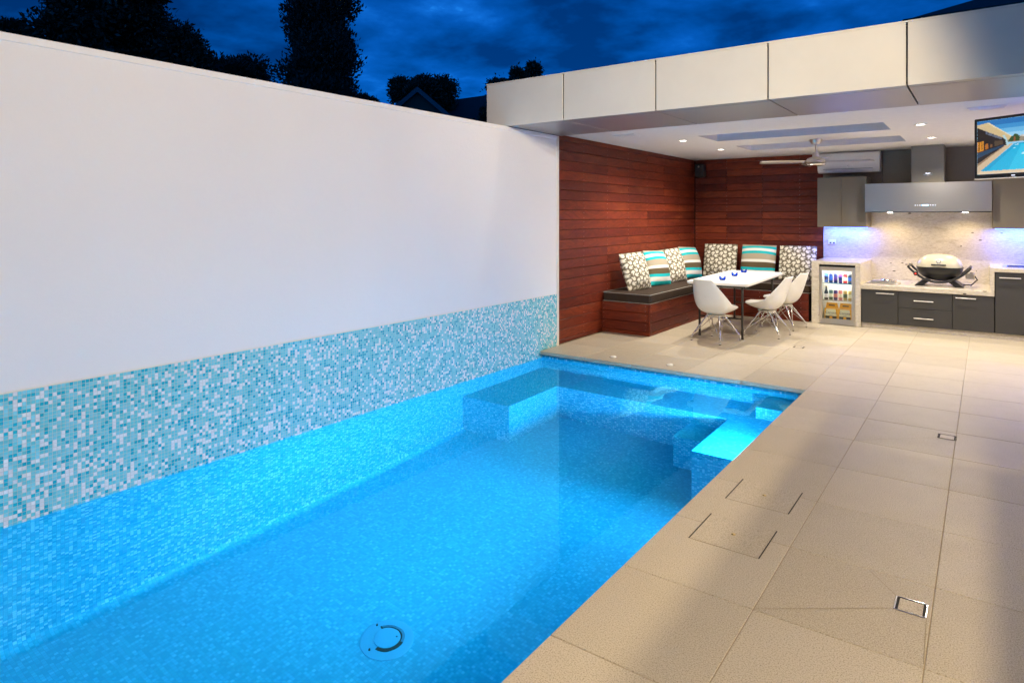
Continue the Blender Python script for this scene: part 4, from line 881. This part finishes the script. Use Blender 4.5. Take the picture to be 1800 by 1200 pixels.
# neighbour's gable house beyond the wall
nh = thing('neighbour_house', (-18.2, 19.2, 0), 'distant gabled house with pale barge boards beyond the white wall', 'house')
d = Vector((.81, .59, 0)); back = Vector((-.59, .81, 0)); A = Vector((-17.63, 18.08, 6.49))
def pt(s, t, z): p = A+d*s+back*t; return (p.x, p.y, z)
MB().add([pt(-1.6, 0, 0), pt(1.6, 0, 0), pt(1.6, 0, 5.0), pt(0, 0, 6.36), pt(-1.6, 0, 5.0), pt(-1.6, 5, 0), pt(1.6, 5, 0), pt(1.6, 5, 5.0), pt(0, 5, 6.36), pt(-1.6, 5, 5.0)], [(0, 1, 2, 3, 4), (5, 9, 8, 7, 6), (0, 4, 9, 5), (1, 6, 7, 2)]).build('wall', 'brick_far', nh)
MB().add([pt(-2.0, -.2, 4.72), pt(0, -.2, 6.42), pt(2.0, -.2, 4.72), pt(-2.0, 5.2, 4.72), pt(0, 5.2, 6.42), pt(2.0, 5.2, 4.72), pt(-2.0, -.2, 4.64), pt(0, -.2, 6.34), pt(2.0, -.2, 4.64), pt(-2.0, 5.2, 4.64), pt(0, 5.2, 6.34), pt(2.0, 5.2, 4.64)], [(0, 1, 4, 3), (1, 2, 5, 4), (6, 9, 10, 7), (7, 10, 11, 8), (0, 6, 7, 1), (1, 7, 8, 2), (3, 4, 10, 9), (4, 5, 11, 10), (0, 3, 9, 6), (2, 8, 11, 5)]).build('roof', 'roof_dark', nh)
for s in (-1, 1): MB().add([pt(0, -.24, 6.50), pt(s*2.05, -.24, 4.76), pt(s*2.05, -.24, 4.56), pt(0, -.24, 6.30), pt(0, -.205, 6.50), pt(s*2.05, -.205, 4.76), pt(s*2.05, -.205, 4.56), pt(0, -.205, 6.30)], [(0, 1, 2, 3), (4, 7, 6, 5), (0, 4, 5, 1), (2, 6, 7, 3), (1, 5, 6, 2), (0, 3, 7, 4)]).build('barge_board', 'barge_board', nh)
MB().box(-26, -17.9, 21.5, 27, 0, 5.3).build('side_wing', 'brick_far', nh)
MB().add([(-26.3, 21.2, 5.3), (-17.6, 21.2, 5.3), (-17.6, 27.3, 5.3), (-26.3, 27.3, 5.3), (-25, 24.2, 7.3), (-19, 24.2, 7.3)], [(0, 1, 5, 4), (1, 2, 5), (2, 3, 4, 5), (3, 0, 4), (0, 3, 2, 1)]).build('wing_roof', 'roof_dark', nh)

# ============================================================ TREES (silhouettes against the dusk)
def leaves(centres, radii, n, size, mat, name, parent, spiky=0.0, up=0.0):
    """leaf quads spread through a cloud of ellipsoid clumps, denser towards the shell"""
    k = rng.integers(0, len(centres), n); dirs = rng.normal(size=(n, 3)); dirs /= np.linalg.norm(dirs, axis=1)[:, None]
    rad = rng.uniform(.25, 1, n)**(1/2.2); rad *= 1+spiky*np.abs(rng.normal(size=n))*(rng.random(n) < .25)
    c = np.array(centres)[k]+dirs*rad[:, None]*np.array(radii)[k]
    a = dirs*.8+rng.normal(size=(n, 3))*.6+np.array([0, 0, up]); a /= np.linalg.norm(a, axis=1)[:, None]
    t = np.cross(a, rng.normal(size=(n, 3))); t /= np.linalg.norm(t, axis=1)[:, None]
    s = size*rng.uniform(.6, 1.5, n)[:, None]
    v = np.stack([c-a*s*.2, c+t*s*.32+a*s*.4, c+a*s*1.2, c-t*s*.32+a*s*.4], 1).reshape(-1, 3)-np.array(rootloc(parent))
    me = bpy.data.meshes.new(name); me.vertices.add(4*n); me.vertices.foreach_set('co', v.astype(np.float32).ravel()); me.loops.add(4*n); me.loops.foreach_set('vertex_index', np.arange(4*n, dtype=np.int32))
    me.polygons.add(n); me.polygons.foreach_set('loop_start', np.arange(0, 4*n, 4, dtype=np.int32)); me.update(calc_edges=True); me.materials.append(M[mat])
    o = bpy.data.objects.new(name, me); COL.objects.link(o); o.parent = parent; return o
def tree(name, base, label, clumps, n, size, mat, trunk_h, trunk_r, group=None, spiky=.15, up=0.0):
    t = thing(name, base, label, 'tree', group); bx_, by_, bz = base
    b = MB().tube([(bx_, by_, -.06), (bx_+.1, by_, trunk_h*.4), (bx_-.05, by_+.1, trunk_h)], [trunk_r, trunk_r*.75, trunk_r*.4], 9)
    for cx_, cy_, cz_, *_ in clumps[:9]:
        m = Vector((bx_, by_, trunk_h*.6)); q = Vector((bx_+cx_, by_+cy_, cz_)); b.tube([m, m.lerp(q, .5)+Vector((0, 0, .25)), q], [trunk_r*.4, trunk_r*.25, .03], 6)
    b.build('trunk', 'bark', t, True)
    leaves([(bx_+c[0], by_+c[1], c[2]) for c in clumps], [(c[3], c[3], c[4]) for c in clumps], n, size, mat, 'crown', t, spiky, up)
    leaves([(bx_+c[0], by_+c[1], c[2]) for c in clumps], [(c[3]*.62, c[3]*.62, c[4]*.62) for c in clumps], n//4, size*2.2, mat, 'inner_foliage', t)
def rnd_clumps(n, rx, rz, zc, r0, r1, seed):
    r = random.Random(seed); out = []
    for _ in range(n):
        a, e, q = r.uniform(0, 6.283), r.uniform(-1, 1), r.random()**.4; c = math.sqrt(1-e*e); k = r.uniform(r0, r1)
        out.append((rx*q*c*math.cos(a), rx*q*c*math.sin(a), zc+rz*q*e, k, k*.8))
    return out
# broad conifer-like tree at the left
tree('broad_tree', (-15.4, 6.1, 0), 'broad dark tree at far left above the white wall', rnd_clumps(44, .95, 3.0, 7.0, .50, .78, 3)+[(-1.1, -1.25, 5.35, .45, .3), (-1.2, -1.4, 5.2, .35, .25), (.9, 1.25, 5.3, .55, .6), (1.1, 1.5, 4.9, .5, .5)], 60000, .075, 'foliage', 5.5, .28, spiky=.16)
tree('cypress_tree', (-14.1, 10.8, 0), 'tall dark columnar cypress rising out of frame', [(random.uniform(-.25, .25), random.uniform(-.25, .25), .8+k*.30, .93-.003*k+random.uniform(-.06, .06), .5) for k in range(32)], 80000, .07, 'foliage_cypress', 7.5, .22, spiky=.12, up=1.0)
tree('round_tree', (-20.7, 12.1, 0), 'low rounded tree between the broad tree and the cypress', rnd_clumps(26, 1.9, 1.0, 5.75, .5, .8, 5), 26000, .085, 'foliage', 4.6, .2, 'background trees beyond the wall')
tree('round_tree', (-18.9, 9.3, 0), 'low dark tree just right of the broad left tree', rnd_clumps(20, 1.3, .9, 5.2, .5, .8, 6), 18000, .085, 'foliage', 4.4, .2, 'background trees beyond the wall')
tree('round_tree', (-21.6, 22.4, 0), 'round headed tree behind the gabled house', rnd_clumps(26, 1.25, 1.0, 7.3, .5, .8, 8), 24000, .10, 'foliage', 6.2, .2, 'background trees beyond the wall')
tree('small_tree', (-19.8, 17.1, 0), 'small bushy tree tip just right of the cypress', rnd_clumps(12, .6, .5, 5.9, .3, .45, 9), 9000, .07, 'foliage', 5.2, .12, 'background trees beyond the wall')
tree('loose_tree', (-15.2, 21.2, 0), 'loose leafed tree beside the pavilion roof corner', rnd_clumps(26, 1.15, 1.3, 5.9, .35, .6, 10)+[(.6, .3, 7.35, .3, .35), (.1, -.1, 7.1, .3, .35), (-.6, -.5, 6.7, .28, .3)], 20000, .09, 'foliage', 5.6, .15, 'background trees beyond the wall', .3)
